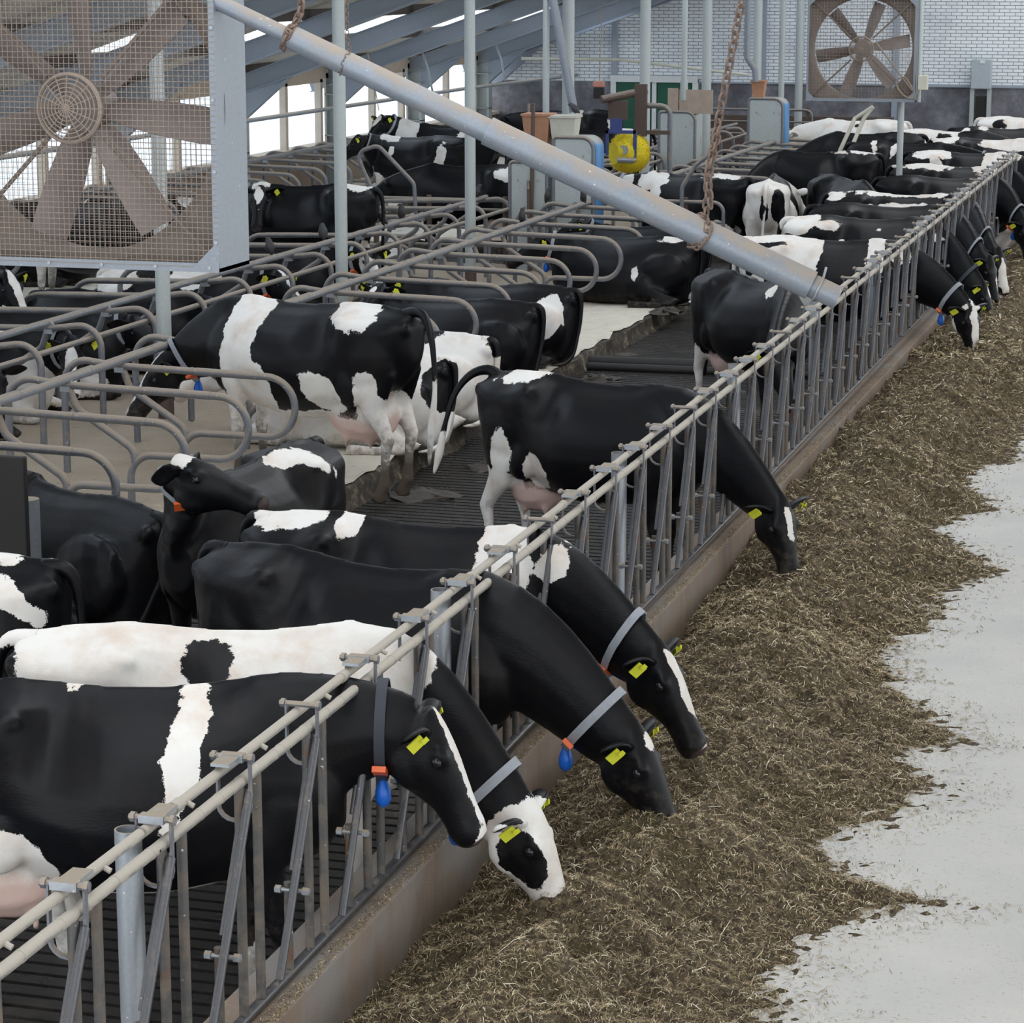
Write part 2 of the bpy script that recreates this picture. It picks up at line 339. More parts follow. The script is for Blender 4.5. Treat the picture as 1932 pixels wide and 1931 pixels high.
def rz(x): return 2.22 + .345 * (x + 12.8)
SL = math.atan(.345); cS, sS = math.cos(SL), math.sin(SL)
for k, y in enumerate(FR + [56.6]):
    mb = MB(); X1 = -2.0
    x0, x1 = XL - .3, X1
    ax = np.array([cS, 0, sS]); up = np.array([-sS, 0, cS]); L = (x1 - x0) / cS / 2
    c0 = np.array([(x0 + x1) / 2, y, rz((x0 + x1) / 2)])
    mb.obox(c0 + up * .01, ax * L, (0, .10, 0), up * .010); mb.obox(c0 + up * .30, ax * L, (0, .10, 0), up * .010); mb.obox(c0 + up * .155, ax * L, (0, .008, 0), up * .145)
    o = tag(mb.build('roof_beam', MAT['beam'], smooth=False), '%s sloping grey steel roof beam counted from the front' % ORD[k], 'beam', 'sloping roof beams')
    h = MB(); h.v = [(XL, y - .008, 1.62), (XL + .25, y - .008, 1.70), (XL + 1.1, y - .008, rz(XL + 1.1)), (XL, y - .008, rz(XL)), (XL, y + .008, 1.62), (XL + .25, y + .008, 1.70), (XL + 1.1, y + .008, rz(XL + 1.1)), (XL, y + .008, rz(XL))]
    h.f = [[0, 1, 2, 3], [7, 6, 5, 4], [0, 4, 5, 1], [1, 5, 6, 2], [2, 6, 7, 3], [3, 7, 4, 0]]
    h.obox(((XL + .25 + XL + 1.1) / 2, y, (1.70 + rz(XL + 1.1)) / 2), np.array([.85, 0, rz(XL + 1.1) - 1.70]) / 2, (0, .09, 0), (-.006, 0, .008)); h.build('haunch', MAT['beam'], o, smooth=False)
    if k < len(FR):
        q = MB(); q.box((XL - .02, y - .13, -.1), (XL + .02, y + .13, 2.3)); q.box((XL + .26, y - .13, -.1), (XL + .30, y + .13, 1.72)); q.box((XL + .02, y - .01, -.1), (XL + .26, y + .01, 2.2))
        for zz in (1.15, 1.9): q.box((XL - .02, y - .13, zz), (XL + .3, y + .13, zz + .02))
        tag(q.build('wall_column', MAT['column'], smooth=False), '%s grey steel wall column between the left wall openings, from the front' % ORD[k], 'column', 'steel columns along the left wall')
for k, y in enumerate(FR):
    m = MB(); m.box((-2.1, y - .05, 5.97), (1.9, y + .05, 6.13)); tag(m.build('roof_tie', MAT['beam'], smooth=False), '%s level tie beam across the open roof ridge, from the front' % ORD[k], 'beam', 'tie beams across the ridge')
# roof sheets with translucent strips
cells = MB(); lights = []
for k, y in enumerate([FR[0] - 4.82] + FR + [56.6]):
    y1 = ([FR[0] - 4.82] + FR + [56.6, YB])[k + 1]
    yl0, yl1 = y + .25, min(y + 3.6, y1)
    for (a, b_, xa, xb) in ((y, yl0, -14.2, -1.8), (yl1, y1, -14.2, -1.8), (yl0, yl1, -14.2, -11.7), (yl0, yl1, -10.1, -7.6), (yl0, yl1, -5.2, -1.8)):
        if b_ <= a + .05: continue
        cells.obox(((xa + xb) / 2, (a + b_) / 2, rz((xa + xb) / 2) + .50), ((xb - xa) / 2, 0, (xb - xa) / 2 * .345), (0, (b_ - a) / 2, 0), (-.009, 0, .03))
    lights.append((yl0, yl1))
cells.box((-14.2, -9, rz(-14.2) + .45), (-1.8, 7.25, 6.6)) if False else None
for (ya, yb) in ((-9, 7.25),): cells.obox((-8, (ya + yb) / 2, rz(-8.) + .50), (6.2, 0, 6.2 * .345), (0, (yb - ya) / 2, 0), (-.009, 0, .03))
cells.obox((6.9, 24, 4.6), (5.4, 0, -5.4 * .345), (0, 33, 0), (.009, 0, .03))
struct('ceiling', cells, 'underroof')
for k, (a, b_) in enumerate(lights):
    mb = MB()
    for xa, xb in ((-11.7, -10.1), (-7.6, -5.2)): mb.obox(((xa + xb) / 2, (a + b_) / 2, rz((xa + xb) / 2) + .52), ((xb - xa) / 2, 0, (xb - xa) / 2 * .345), (0, (b_ - a) / 2, 0), (-.003, 0, .01))
    struct('window_%d' % (20 + k), mb, 'skylight')
m = MB()
for x in np.arange(-13, -2, 1.45): m.box((x - .035, 8, rz(x) + .32), (x + .035, YB, rz(x) + .47))
struct('trim_4', m, 'darkroof')

# back wall fittings: door, upright strips, switch box
m = MB(); m.box((-10.62, YB - .10, 0), (-10.50, YB, 1.78)); m.box((-8.76, YB - .10, 0), (-8.64, YB, 1.78)); m.box((-9.68, YB - .08, 0), (-9.58, YB, 1.74)); m.box((-10.62, YB - .12, 1.70), (-8.64, YB, 1.84))
dr = tag(m.build('door_1', MAT['whiteframe'], smooth=False), kind='structure')
for a, b_ in ((-10.48, -9.70), (-9.56, -8.78)):
    m = MB(); m.box((a, YB - .06, 0), (b_, YB, 1.70)); m.box((a + .12, YB - .075, 1.0), (b_ - .12, YB - .06, 1.55)); m.build('door_leaf', MAT['door'], dr, smooth=False)
for k, x in enumerate((-10.55, -7.2, -4.3)):
    m = MB(); m.box((x - .06, YB - .08, 1.75 if k < 2 else 0), (x + .06, YB, 5.5)); struct('trim_%d' % (5 + k), m, 'beam')
bx = empty('switch_box', (-2.42, YB - .3, 0), 'grey metal switch cabinet standing on two legs at the back wall', 'cabinet')
m = MB(); m.box((-.22, -.12, 1.66), (.20, .12, 2.28)); m.build('cabinet_body', MAT['greybox'], bx, smooth=False, bevel=.015)
for x in (-.20, .16): m = MB(); m.box((x - .035, -.05, 0), (x + .055, .05, 1.66)); m.build('leg', MAT['column'], bx, smooth=False)
m = MB(); m.box((-.12, -.02, .1), (.12, .06, 1.5)); m.build('cable_board', MAT['rubber'], bx, smooth=False)
m = MB(); m.box((-.04, -.135, 2.2), (.06, -.12, 2.26)); m.build('label_plate', MAT['whiteframe'], bx, smooth=False)
m = MB(); m.box((-8.9, YB - .35, .2), (-4.3, YB - .1, .92)); m.box((-8.9, YB - .37, .92), (-4.3, YB - .08, 1.02)); tag(m.build('water_trough', MAT['brownsteel'], smooth=False), 'long dark rusty trough along the foot of the back wall', 'trough')

# ---------------------------------------------------------------- pillars
for k in range(-1, 8):
    y = 21.77 + 4.82 * k; r = .068 if k < 3 else .085
    m = MB(); m.tube([(-6.15, y, -.1), (-6.15, y, rz(-6.15) + .1)], r, 20)
    o = tag(m.build('pillar', MAT['column']), 'pale round steel pillar between the cubicle rows, %s from the front' % ORD[k + 1], 'pillar', 'round pillars between the cubicle rows')
    m = MB(); m.tube([(-6.15, y, .1), (-6.15, y, .50)], r + .006, 20); m.build('base_sleeve', MAT['brownsteel'], o)

# ---------------------------------------------------------------- feed fence
def dz(y): return float(np.interp(y, [5, 8, 12, 16.4, 19.3, 22.8, 27, 35, 40], [-.02, -.035, -.01, .01, .03, .05, .075, .13, .14])) * .8
PN = 3.45; ST = .69; Y0 = 7.56
def bar(m, a, b_, r, n=10): m.tube([a, b_], r, n)
def fence_panel():
    e = empty('feed_fence', (0, 0, 0))
    m = MB(); m.loft([[(-.10 + r_ * math.cos(a), r_ * math.sin(a), z_) for a in np.linspace(0, 2 * math.pi, 20, endpoint=False)] for r_, z_ in ((.046, 0), (.046, 1.50), (.040, 1.50), (.040, 1.40))]); m.build('post', MAT['galv'], e)
    m = MB(); bar(m, (0, -.02, 1.44), (0, PN - .02, 1.44), .0215, 14)
    for k in range(16): y = PN * (k + .5) / 16 + rng.normal() * .03; m.tube([(0, y, 1.44), (0, y + .012, 1.44)], .0228, 14)
    m.build('top_rail', MAT['rail_top'], e)
    m = MB(); bar(m, (-.05, 0, 1.492), (-.05, PN - .03, 1.492), .0195, 14); m.tube([(-.05, .25, 1.492), (-.05, .31, 1.492)], .0245, 14); m.tube([(-.05, 1.95, 1.492), (-.05, 2.0, 1.492)], .0235, 14)
    for k in range(5): y = .35 + k * ST; m.tube([(-.05, y, 1.492), (-.012, y, 1.474)], .010, 8)
    m.build('locking_rod', MAT['rail_top'], e)
    m = MB(); bar(m, (0, -.03, .535), (0, PN - .03, .535), .0215, 14)
    m.build('bottom_rail', MAT['lockbar'], e)
    for k in range(5):
        y = .05 + ST * k; j = rng.normal() * .008
        for yy in (y - .01, y + .16): m = MB(); bar(m, (0, yy, .53), (0, yy, 1.44), .0185, 12); m.build('upright', MAT['upright'], e)
        m = MB(); bar(m, (0, y - .235, .53), (0, y - .235, .90), .0165, 12); m.build('pivot_stub', MAT['upright'], e)
        m = MB(); ta = (.0, y - .01 + j, 1.42); tb = (.012, y - .45 + j, .585); bar(m, (.036, y - .005 + j, 1.40), (.036, y - .44 + j, .585), .0165, 12); m.tube([(.004, y + .038 + j, 1.40), (.004, y - .2 + j, .93)], .0155, 12); m.build('locking_bar', MAT['lockbar'], e)
        m = MB()
        for xx in (-.035, .075): m.tube([(xx - .012, y - .245, .872), (xx + .012, y - .245, .872)], .0165, 6)
        m.tube([(-.05, y - .245, .872), (.09, y - .245, .872)], .009, 8); m.build('bolt', MAT['galv'], e)
        m = MB(); q = y + .005 + j
        for xx in (-.088, .036): m.obox((xx, q, 1.44), (.004, 0, 0), (0, .011, 0), (0, 0, .095))
        ring = [(-.026 + .062 * math.cos(a), q, 1.345 - .055 * math.sin(a)) for a in np.linspace(0, math.pi, 9)]
        for a_, b_ in zip(ring[:-1], ring[1:]):
            a_, b_ = np.array(a_), np.array(b_); m.obox((a_ + b_) / 2, (b_ - a_) / 2 * 1.05, (0, .011, 0), np.cross((b_ - a_) / np.linalg.norm(b_ - a_), (0, 1, 0)) * .004)
        m.tube([(-.115, q, 1.528), (.052, q, 1.528)], .012, 8)
        for xx in (-.10, .042): m.tube([(xx - .008, q, 1.528), (xx + .008, q, 1.528)], .019, 8)
        lt_ = m.build('latch', MAT['brownsteel'] if False else MAT['cubicle'], e)
        if k in (0, 1, 3, 4):
            m = MB(); fl = .13 if k in (0, 4) else -.12; m.obox((-.03, q + fl / 2, 1.532), (.035, 0, 0), (0, abs(fl) / 2, 0), (0, 0, .006)); m.obox((-.03, q, 1.528), (.045, 0, 0), (0, .02, 0), (0, 0, .014)); m.build('release_flap', MAT['galv'], lt_, smooth=False)
    return e
e0 = fence_panel()
for k in range(-1, 9):
    e = e0 if k == -1 else copy_tree(e0)
    y = Y0 + PN * k; e.location = (0, y, dz(y)); e.rotation_euler.x = math.atan((dz(y + PN) - dz(y)) / PN)
    tag(e, '%s steel headlock feed fence panel on the concrete curb, counted from the front' % ORD[k + 1], 'fence panel', 'headlock fence panels')

# ---------------------------------------------------------------- cubicles
def divider(s):
    """one looped tube: s=+1 opens towards +x"""
    zr = 1.06
    m = MB(); r = .030
    P = [(-s * .50, 0, .20), (-s * .50, 0, 1.16), (-s * .05, 0, 1.10), (s * 1.50, 0, 1.06), (s * 1.50, 0, .58), (s * .52, 0, .58), (s * .52, 0, .17)]
    m.tube(fillet(P, [.28, .6, .24, .24, .18], 8), r, 10)
    m.tube([(s * .62, 0, 1.083), (s * .635, 0, 1.0825)], .034, 10); m.tube([(s * .66, 0, 1.082), (s * 1.2, 0, 1.068)], .0325, 10)
    o = m.build('cubicle_divider', MAT['cubicle'])
    m = MB(); m.tube(fillet([(s * .02, 0, 1.08), (s * .08, 0, .92), (s * .55, 0, .62), (s * .56, 0, .5)], [.12, .12], 6), r, 10); m.build('brace', MAT['cubicle'], o)
    m = MB(); m.tube([(0, -.02, 1.12), (0, .02, 1.12)], .045, 10); m.box((-.04, -.035, 1.05), (.04, .035, 1.09)); m.build('rail_clamp', MAT['galv'], o)
    return o
def row(proto, x, ys, text, grp, n0=0):
    for k, y in enumerate(ys):
        o = copy_tree(proto) if proto['used'] else proto
        proto['used'] = 1; o['used'] = 1; o.location = (x, y, 0)
        tag(o, text % ORD[k], 'cubicle divider', grp)
dA = divider(1); dA['used'] = 0; dB = divider(-1); dB['used'] = 0
row(dA, -5.38, [y - (.2 if abs(y - 19.32) < .1 else 0) for y in np.arange(15.72, 34.4, 1.20)], 'looped steel cubicle divider beside the feed fence alley, %s from the front', 'dividers of the row by the feeding alley')
row(dB, -6.92, np.arange(16.2, 34.4, 1.20), 'looped steel cubicle divider in the middle row, %s from the front', 'dividers of the middle row')
row(dA, -12.45, np.arange(22.5, 46, 1.20), 'looped steel cubicle divider along the left wall, %s from the front', 'dividers of the wall row')
row(dA, -5.15, np.arange(38.2, 51, 1.20), 'looped steel cubicle divider behind the cross passage, right block, %s from the front', 'dividers of the far block')
row(dB, -6.8, np.arange(38.4, 51, 1.20), 'looped steel cubicle divider behind the cross passage, left block, %s from the front', 'dividers of the far left block')
for o in COL.objects:
    if 'used' in o: del o['used']
def rail(x, y0, y1, text, z=1.145, x2=None, lower=True, s=1):
    x2 = x if x2 is None else x2
    m = MB(); m.tube([(x, y0, z), (x2, y1, z)], .034, 12)
    for y in np.arange(y0 + .5, y1, 1.2): f = (y - y0) / (y1 - y0); m.tube([(x + (x2 - x) * f, y, z), (x + (x2 - x) * f, y + .02, z)], .037, 12)
    o = tag(m.build('neck_rail', MAT['neckrail']), text, 'rail')
    if lower: m = MB(); m.tube([(x - s * .42, y0, 1.02), (x2 - s * .42, y1, 1.02)], .027, 10); m.build('lower_rail', MAT['cubicle'], o)
rail(-5.42, 12, 34.3, 'long grey neck rail over the cubicles nearest the feed fence', x2=-5.24)
rail(-7.02, 14, 34.3, 'long grey neck rail over the middle cubicle row', x2=-6.80, s=-1)
rail(-12.5, 20, 46.5, 'long grey neck rail over the cubicles along the left wall', x2=-12.35)
rail(-5.18, 37.8, 51.5, 'grey neck rail over the cubicles behind the cross passage', x2=-4.95)
rail(-6.85, 38, 51.5, 'grey neck rail over the far cubicles left of the blue feeder', x2=-6.7, s=-1)
m = MB(); m.tube([(-11.3, 20, 2.0), (-11.3, 48, 1.94), (-11.15, 56, 1.88)], .035, 10)
hb = tag(m.build('hanging_pipe', MAT['galv']), 'long thin pipe hung lengthwise from the roof beams before the left openings', 'pipe')
for y in (36.4, 41.2, 46., 50.8): m = MB(); m.tube([(-11.3, y, 1.98), (-11.35, y - .1, 2.4), (-11.5, y, rz(-11.5) + .03)], .022, 8); m.build('hanger_rod', MAT['galv'], hb)
# ---------------------------------------------------------------- ventilators
def fan(name_label, c, hw, hh, depth, nb, a0, wires, ringr, sign=1):
    """axis along y, front towards -y; c = centre of the front"""
    e = empty('ventilator', c, name_label, 'fan')
    x0, x1, z0, z1 = -hw, hw, -hh, hh
    m = MB(); t_ = .02
    for lo, hi in (((x0, 0, z0), (x0 + t_, depth, z1)), ((x1 - t_, 0, z0), (x1, depth, z1)), ((x0, 0, z0), (x1, depth, z0 + t_)), ((x0, 0, z1 - t_), (x1, depth, z1))): m.box(lo, hi)
    for lo, hi in (((x0, -.004, z0), (x1, 0, z0 + .045)), ((x0, -.004, z1 - .045), (x1, 0, z1)), ((x0, -.004, z0), (x0 + .03, 0, z1)), ((x1 - .03, -.004, z0), (x1, 0, z1))): m.box(lo, hi)
    m.build('housing', MAT['fanbox'], e, smooth=False)
    m = MB(); N = 72; inner = []; outer = []; lip = []
    for i in range(N):
        a = 2 * math.pi * i / N; ca, sa = math.cos(a), math.sin(a); k = min((hw - .02) / max(abs(ca), 1e-6), (hh - .02) / max(abs(sa), 1e-6))
        outer.append((k * ca, depth * .30, k * sa)); lip.append(((ringr + .05) * ca, depth * .28, (ringr + .05) * sa)); inner.append((ringr * ca, depth * .40, ringr * sa))
    tail = [(ringr * math.cos(2 * math.pi * i / N), depth * .85, ringr * math.sin(2 * math.pi * i / N)) for i in range(N)]
    m.loft([outer, lip, inner, tail], cap=False); m.build('shroud', MAT['fan_brown'], e)
    for nm, yy, st in (('front_grille', -.002, wires), ('rear_grille', depth + .002, wires)):
        m = MB(); w_ = .0015 if nm == 'front_grille' else .0009
        n1 = int(2 * hw / st); n2 = int(2 * hh / st)
        for i in range(1, n1): x = x0 + 2 * hw * i / n1; m.box((x - w_, yy - w_, z0), (x + w_, yy + w_, z1))
        for i in range(1, n2): z = z0 + 2 * hh * i / n2; m.box((x0, yy - 3 * w_, z - w_), (x1, yy - w_, z + w_))
        m.build(nm, MAT['wire'], e, smooth=False)
    for k in range(nb):
        a = math.radians(a0 + 360 / nb * k); r_ = np.array([math.cos(a), 0, math.sin(a)]); tn = np.array([-math.sin(a), 0, math.cos(a)]); rings = []
        for q, w_, tw in [(.12, .060, 48), (.22, .085, 42), (.4, .098, 34), (.6, .100, 28), (ringr - .03, .095, 25)]:
            t2 = math.radians(tw); ch = tn * math.cos(t2) + np.array([0, 1., 0]) * math.sin(t2); nn = np.cross(r_, ch); cc = r_ * q + np.array([0, depth * .55, 0])
            rings.append([tuple(cc + ch * w_ * u + nn * (v + .018 * (1 - u * u))) for u, v in ((-1, -.003), (-.5, -.004), (0, -.004), (.5, -.004), (1, -.003), (1, .003), (.5, .004), (0, .004), (-.5, .004), (-1, .003))])
        m = MB(); m.loft(rings); m.build('blade', MAT['blade'], e)
    m = MB(); m.tube([(0, depth * .35, 0), (0, depth * .75, 0)], .12, 24); m.tube([(0, depth * .75, 0), (0, depth * .98, 0)], .085, 20); m.build('hub', MAT['blade'], e)
    m = MB()
    for rr in np.arange(.02, .175, .021):
        m.tube([(rr * math.cos(a), -.03 - .03 * (1 - rr / .17), rr * math.sin(a)) for a in np.linspace(0, 2 * math.pi, 33)], .0035, 6, cap=False)
    for k in range(8):
        a = math.pi * k / 8; m.tube([(-.165 * math.cos(a), -.03, -.165 * math.sin(a)), (0, -.062, 0), (.165 * math.cos(a), -.03, .165 * math.sin(a))], .003, 5)
    m.tube([(.168 * math.cos(a), -.015, .168 * math.sin(a)) for a in np.linspace(0, 2 * math.pi, 41)], .012, 8, cap=False); m.build('hub_guard', MAT['wire'], e)
    for a, b_ in (((-1, 1)), ((1, -1)), ((-1, -1)), ((1, 1))):
        m = MB(); m.tube([(.15 * a, .06, .15 * b_), ((hw - .05) * a, .05, (hh - .05) * b_)], .012, 8); m.build('stay', MAT['fan_brown'], e)
        m = MB(); X, Z = hw * a, hh * b_
        m.v = [(X, -.008, Z), (X - .16 * a, -.008, Z), (X, -.008, Z - .16 * b_), (X, -.004, Z), (X - .16 * a, -.004, Z), (X, -.004, Z - .16 * b_)]; m.f = [[0, 1, 2], [5, 4, 3], [0, 3, 4, 1], [1, 4, 5, 2], [2, 5, 3, 0]]
        m.build('corner_gusset', MAT['fanbox'], e, smooth=False)
    m = MB(); m.tube([(0, -.012, 0), (0, -.002, 0)], .010, 6); sc = m.build('screw', MAT['galv'], e)
    PS = [(x, 0, z0 + .022) for x in np.linspace(x0 + .05, x1 - .05, 6)] + [(x1 - .012, 0, z) for z in np.linspace(z0 + .15, z1 - .05, 5)]
    for q, p in enumerate(PS):
        o = sc if q == 0 else sc.copy()
        if q: COL.objects.link(o); o.parent = e
        o.location = p
    return e
f1 = fan('large near ventilator with wire mesh and brown blades, cut by the upper left picture edge', (-2.34, 12.0, 3.58), .78, .80, .40, 7, -8, .0275, .735)
for x in (-.6, .6): m = MB(); m.tube([(x, .2, .8), (x, .2, 2.4)], .02, 8); m.build('hanger', MAT['galv'], f1)
f2 = fan('square ventilator hanging before the white brick back wall', (-2.02, 36.5, 3.12), .76, .72, .30, 6, 10, .045, .69)
m = MB(); m.tube([(.55, .2, -.72), (.55, .2, -3.0)], .045, 12); m.build('support_post', MAT['column'], f2)
m = MB(); m.tube([(.80, .1, -.72), (.80, .1, 1.6)], .03, 10); m.build('support_post', MAT['column'], f2)
m = MB(); m.box((.80, -.05, -.55), (.93, .1, -.35)); m.build('switch', MAT['hopper_beige'], f2, smooth=False, bevel=.01)
m = MB(); m.tube(smooth_path([(.82, -.02, -.5), (.75, -.03, -.66), (.6, -.03, -.62), (.5, -.03, -.45), (.62, -.03, -.38), (.72, -.03, -.55), (.2, -.03, .1)], [1] * 7, 6)[0], .012, 6); m.build('cable', MAT['wire'], f2)

# ---------------------------------------------------------------- telescopic feed pipe on chains
PA, PB = np.array([-1.412, 12.071, 4.034]), np.array([1.476, 12.394, 2.71]); pd = (PB - PA) / np.linalg.norm(PB - PA); PL = np.linalg.norm(PB - PA)
pp = empty('feed_pipe', tuple(PA), 'long telescoping grey feed pipe slung diagonally on chains across the barn', 'pipe')
def pipe_seg(nm, f0, f1, r, ends=True):
    a, b_ = pd * PL * f0, pd * PL * f1; m = MB(); N = 36
    t = pd; rf = np.array([0, 0, 1.]); rf -= t * rf.dot(t); rf /= np.linalg.norm(rf); b2 = np.cross(t, rf)
    def ring(c, rr): return [tuple(c + rr * (rf * math.cos(x) + b2 * math.sin(x))) for x in np.linspace(0, 2 * math.pi, N, endpoint=False)]
    m.loft([ring(a, r - .004), ring(a, r), ring(b_, r), ring(b_, r - .004), ring(a + pd * .002, r - .006)], cap=False); m.build(nm, MAT['pipe'], pp)
pipe_seg('inner_tube', -.35, .075, .039); pipe_seg('middle_sleeve', .068, .425, .059); pipe_seg('outer_sleeve', .410, .955, .071); pipe_seg('outlet_spout', .945, 1.0, .057)
m = MB(); c = pd * PL * .966; t = pd; rf = np.array([0, 0, 1.]); rf -= t * rf.dot(t); rf /= np.linalg.norm(rf); b2 = np.cross(t, rf)
m.tube([tuple(c + .061 * (rf * math.cos(x) + b2 * math.sin(x))) for x in np.linspace(0, 2 * math.pi, 37)], .006, 8, cap=False); m.tube([c + rf * .055, c + rf * .11 - pd * .01], .006, 8)
m.obox(c - b2 * .062 + rf * .01, t * .035, rf * .012, b2 * .005); m.build('hose_clamp', MAT['galv'], pp)
def link_mesh(L, Wd, r):
    m = MB(); P = []
    for a in np.linspace(-math.pi / 2, math.pi / 2, 7): P.append((0, Wd * math.cos(a) * .0 + Wd * math.sin(a), L / 2 - Wd + Wd * math.cos(a)))
    Q = [(x, -y, -z) for x, y, z in P]
    m.tube(P + Q + [P[0]], r, 7, cap=False); return m
def chain(label, pts, L, r, nm='chain'):
    P = np.array(pts); e = empty(nm, tuple(P[0]), label, 'chain'); seg = np.linalg.norm(np.diff(P, axis=0), axis=1); tot = seg.sum(); n = max(int(tot / (L - 2.6 * r)), 2)
    cum = np.concatenate([[0], np.cumsum(seg)]); base = None
    for i in range(n):
        sI = (i + .5) / n * tot; k = min(np.searchsorted(cum, sI) - 1, len(seg) - 1); k = max(k, 0); f = (sI - cum[k]) / seg[k]; c = P[k] + (P[k + 1] - P[k]) * f; d = (P[k + 1] - P[k]) / seg[k]
        if base is None: base = link_mesh(L, L * .32, r).build('link', MAT['chain'], e); o = base
        else: o = base.copy(); COL.objects.link(o); o.parent = e
        from mathutils import Matrix, Vector, Quaternion
        q = Vector((0, 0, 1)).rotation_difference(Vector(d)); o.rotation_mode = 'QUATERNION'; o.rotation_quaternion = q @ Quaternion((0, 0, 1), math.radians(90 * (i % 2) + 20)); o.location = c - P[0]
    return e
def around(f, r, a0=0., a1=2 * math.pi, n=14, tilt=.0):
    c = PA + pd * PL * f; return [tuple(c + r * (rf * math.cos(x) + b2 * math.sin(x)) + pd * tilt * math.sin(x)) for x in np.linspace(a0, a1, n)]
CH = PA + pd * PL * .765
chain('rusty chain holding the lower end of the long feed pipe', [(CH[0] + .56, CH[1] - .1, 6.0), (CH[0] + .05, CH[1], CH[2] + .30)] + around(.765, .074, 0.2, 2 * math.pi + .1, 14, .05), .058, .0062)
chain('short doubled rusty chain hanging beside the lower chain of the feed pipe', [(CH[0] + .10, CH[1] - .02, CH[2] + .50), (CH[0] + .05, CH[1] - .03, CH[2] + .26), (CH[0] + .07, CH[1] - .05, CH[2] + .12)], .052, .006)
CH = PA + pd * PL * .082
chain('dark twisted chain at the upper end of the long feed pipe', [(CH[0] + .22, CH[1] - .0, 5.98), (CH[0] + .03, CH[1], CH[2] + .13)] + around(.072, .062, 0, math.pi, 6), .05, .0075)
CH = PA + pd * PL * .165
chain('thin chain hanging in front of the second pale pillar and tied round the feed pipe', [(CH[0] + .03, CH[1], 5.98), (CH[0] + .02, CH[1], CH[2] + .12)] + around(.168, .058, 0, 2 * math.pi, 14), .026, .0022)

# ---------------------------------------------------------------- feeding stations
def feeder(x0, x1, y, z1, label, blue=0., hop=None, hopc='hopper_orange', zb=.15):
    e = empty('feed_station', ((x0 + x1) / 2, y, 0), label, 'feeder'); w_ = (x1 - x0) / 2
    m = MB(); P = [(-w_, 0, zb), (-w_, 0, z1), (w_, 0, z1), (w_, 0, zb)]; F_ = fillet(P, [.05, .16], 6)
    fr = [(p[0] * .97, -.0, p[2]) for p in F_]; m.v = [(p[0], -.005, p[2]) for p in fr] + [(p[0], .005, p[2]) for p in fr]; n = len(fr); m.f = [list(range(n)), list(range(n, 2 * n))[::-1]] + [[i, (i + 1) % n, n + (i + 1) % n, n + i] for i in range(n)]
    m.build('side_panel', MAT['feeder'], e, smooth=False)
    m = MB(); m.tube(F_, .026, 10); m.build('tube_frame', MAT['cubicle'], e)
    m = MB(); m.tube([(-w_ * .55, -.012, z1 - .25), (-w_ * .55, .0, z1 - .25)], .02, 6); m.tube([(w_ * .5, -.012, z1 - .25), (w_ * .5, .0, z1 - .25)], .02, 6); m.build('bolt', MAT['galv'], e)
    if blue:
        m = MB(); Q = [(p[0] + .02, p[2]) for p in F_[2:]]; r = [[(x, .02, z), (x, .02 + blue, z)] for x, z in Q]; m.loft(r, cap=False, closed=False)
        o = m.build('blue_cover', MAT['bluepanel'], e); md = o.modifiers.new('s', 'SOLIDIFY'); md.thickness = .012
        m = MB(); m.box((-w_ * .9, .1, zb), (-w_ * .86, blue, z1 - .1)); m.build('inner_panel', MAT['feeder'], e, smooth=False)
    else:
        m = MB(); m.box((w_ - .01, .02, zb), (w_ + .01, .55, z1 - .05)); m.build('rear_panel', MAT['feeder'], e, smooth=False)
    if hop:
        hx0, hx1, hz0, hz1, hd = hop; m = MB(); cx_ = (x0 + x1) / 2
        k = .8; mx_ = (hx0 + hx1) / 2 - cx_; a = (hx1 - hx0) / 2
        m.loft([[(mx_ - a * k, .1 + .04, hz0), (mx_ + a * k, .1 + .04, hz0), (mx_ + a * k, hd, hz0), (mx_ - a * k, hd, hz0)], [(mx_ - a, .1, hz1 - .03), (mx_ + a, .1, hz1 - .03), (mx_ + a, hd + .04, hz1 - .03), (mx_ - a, hd + .04, hz1 - .03)],
                [(mx_ - a - .015, .085, hz1 - .03), (mx_ + a + .015, .085, hz1 - .03), (mx_ + a + .015, hd + .055, hz1 - .03), (mx_ - a - .015, hd + .055, hz1 - .03)], [(mx_ - a - .015, .085, hz1), (mx_ + a + .015, .085, hz1), (mx_ + a + .015, hd + .055, hz1), (mx_ - a - .015, hd + .055, hz1)]])
        m.build('hopper', MAT[hopc], e, smooth=False)
    return e
feeder(-6.36, -5.84, 33.95, 1.66, 'weathered grey feed station with an orange hopper behind the near cubicle rows', 0, (-6.22, -5.84, 1.88, 2.30, .4))
feeder(-5.75, -5.20, 33.95, 2.0, 'feed station with a beige hopper and rounded blue side', .45, (-5.84, -5.48, 1.92, 2.28, .4), 'hopper_beige')
feeder(-6.42, -5.80, 43.3, 1.83, 'pale grey feed station right of the yellow brush', 0, (-6.12, -5.78, 1.85, 2.02, .35))
feeder(-5.52, -4.90, 46.6, 1.90, 'far blue sided feed station with a small orange hopper near the back wall', .5, (-5.50, -5.26, 1.92, 2.22, .3))
m = MB(); m.tube([(-6.28, 35.5, 4.8), (-6.28, 35.5, 2.2)], .048, 14); tag(m.build('down_pipe', MAT['column']), 'dark vertical pipe above the near orange hopper', 'pipe')
m = MB(); m.tube([(-6.27, 35.45, 4.4), (-6.17, 35.45, 3.79), (-5.86, 35.45, 2.25)], .062, 16); tag(m.build('down_pipe', MAT['pipe']), 'slanting grey pipe leading down into the beige hopper', 'pipe')
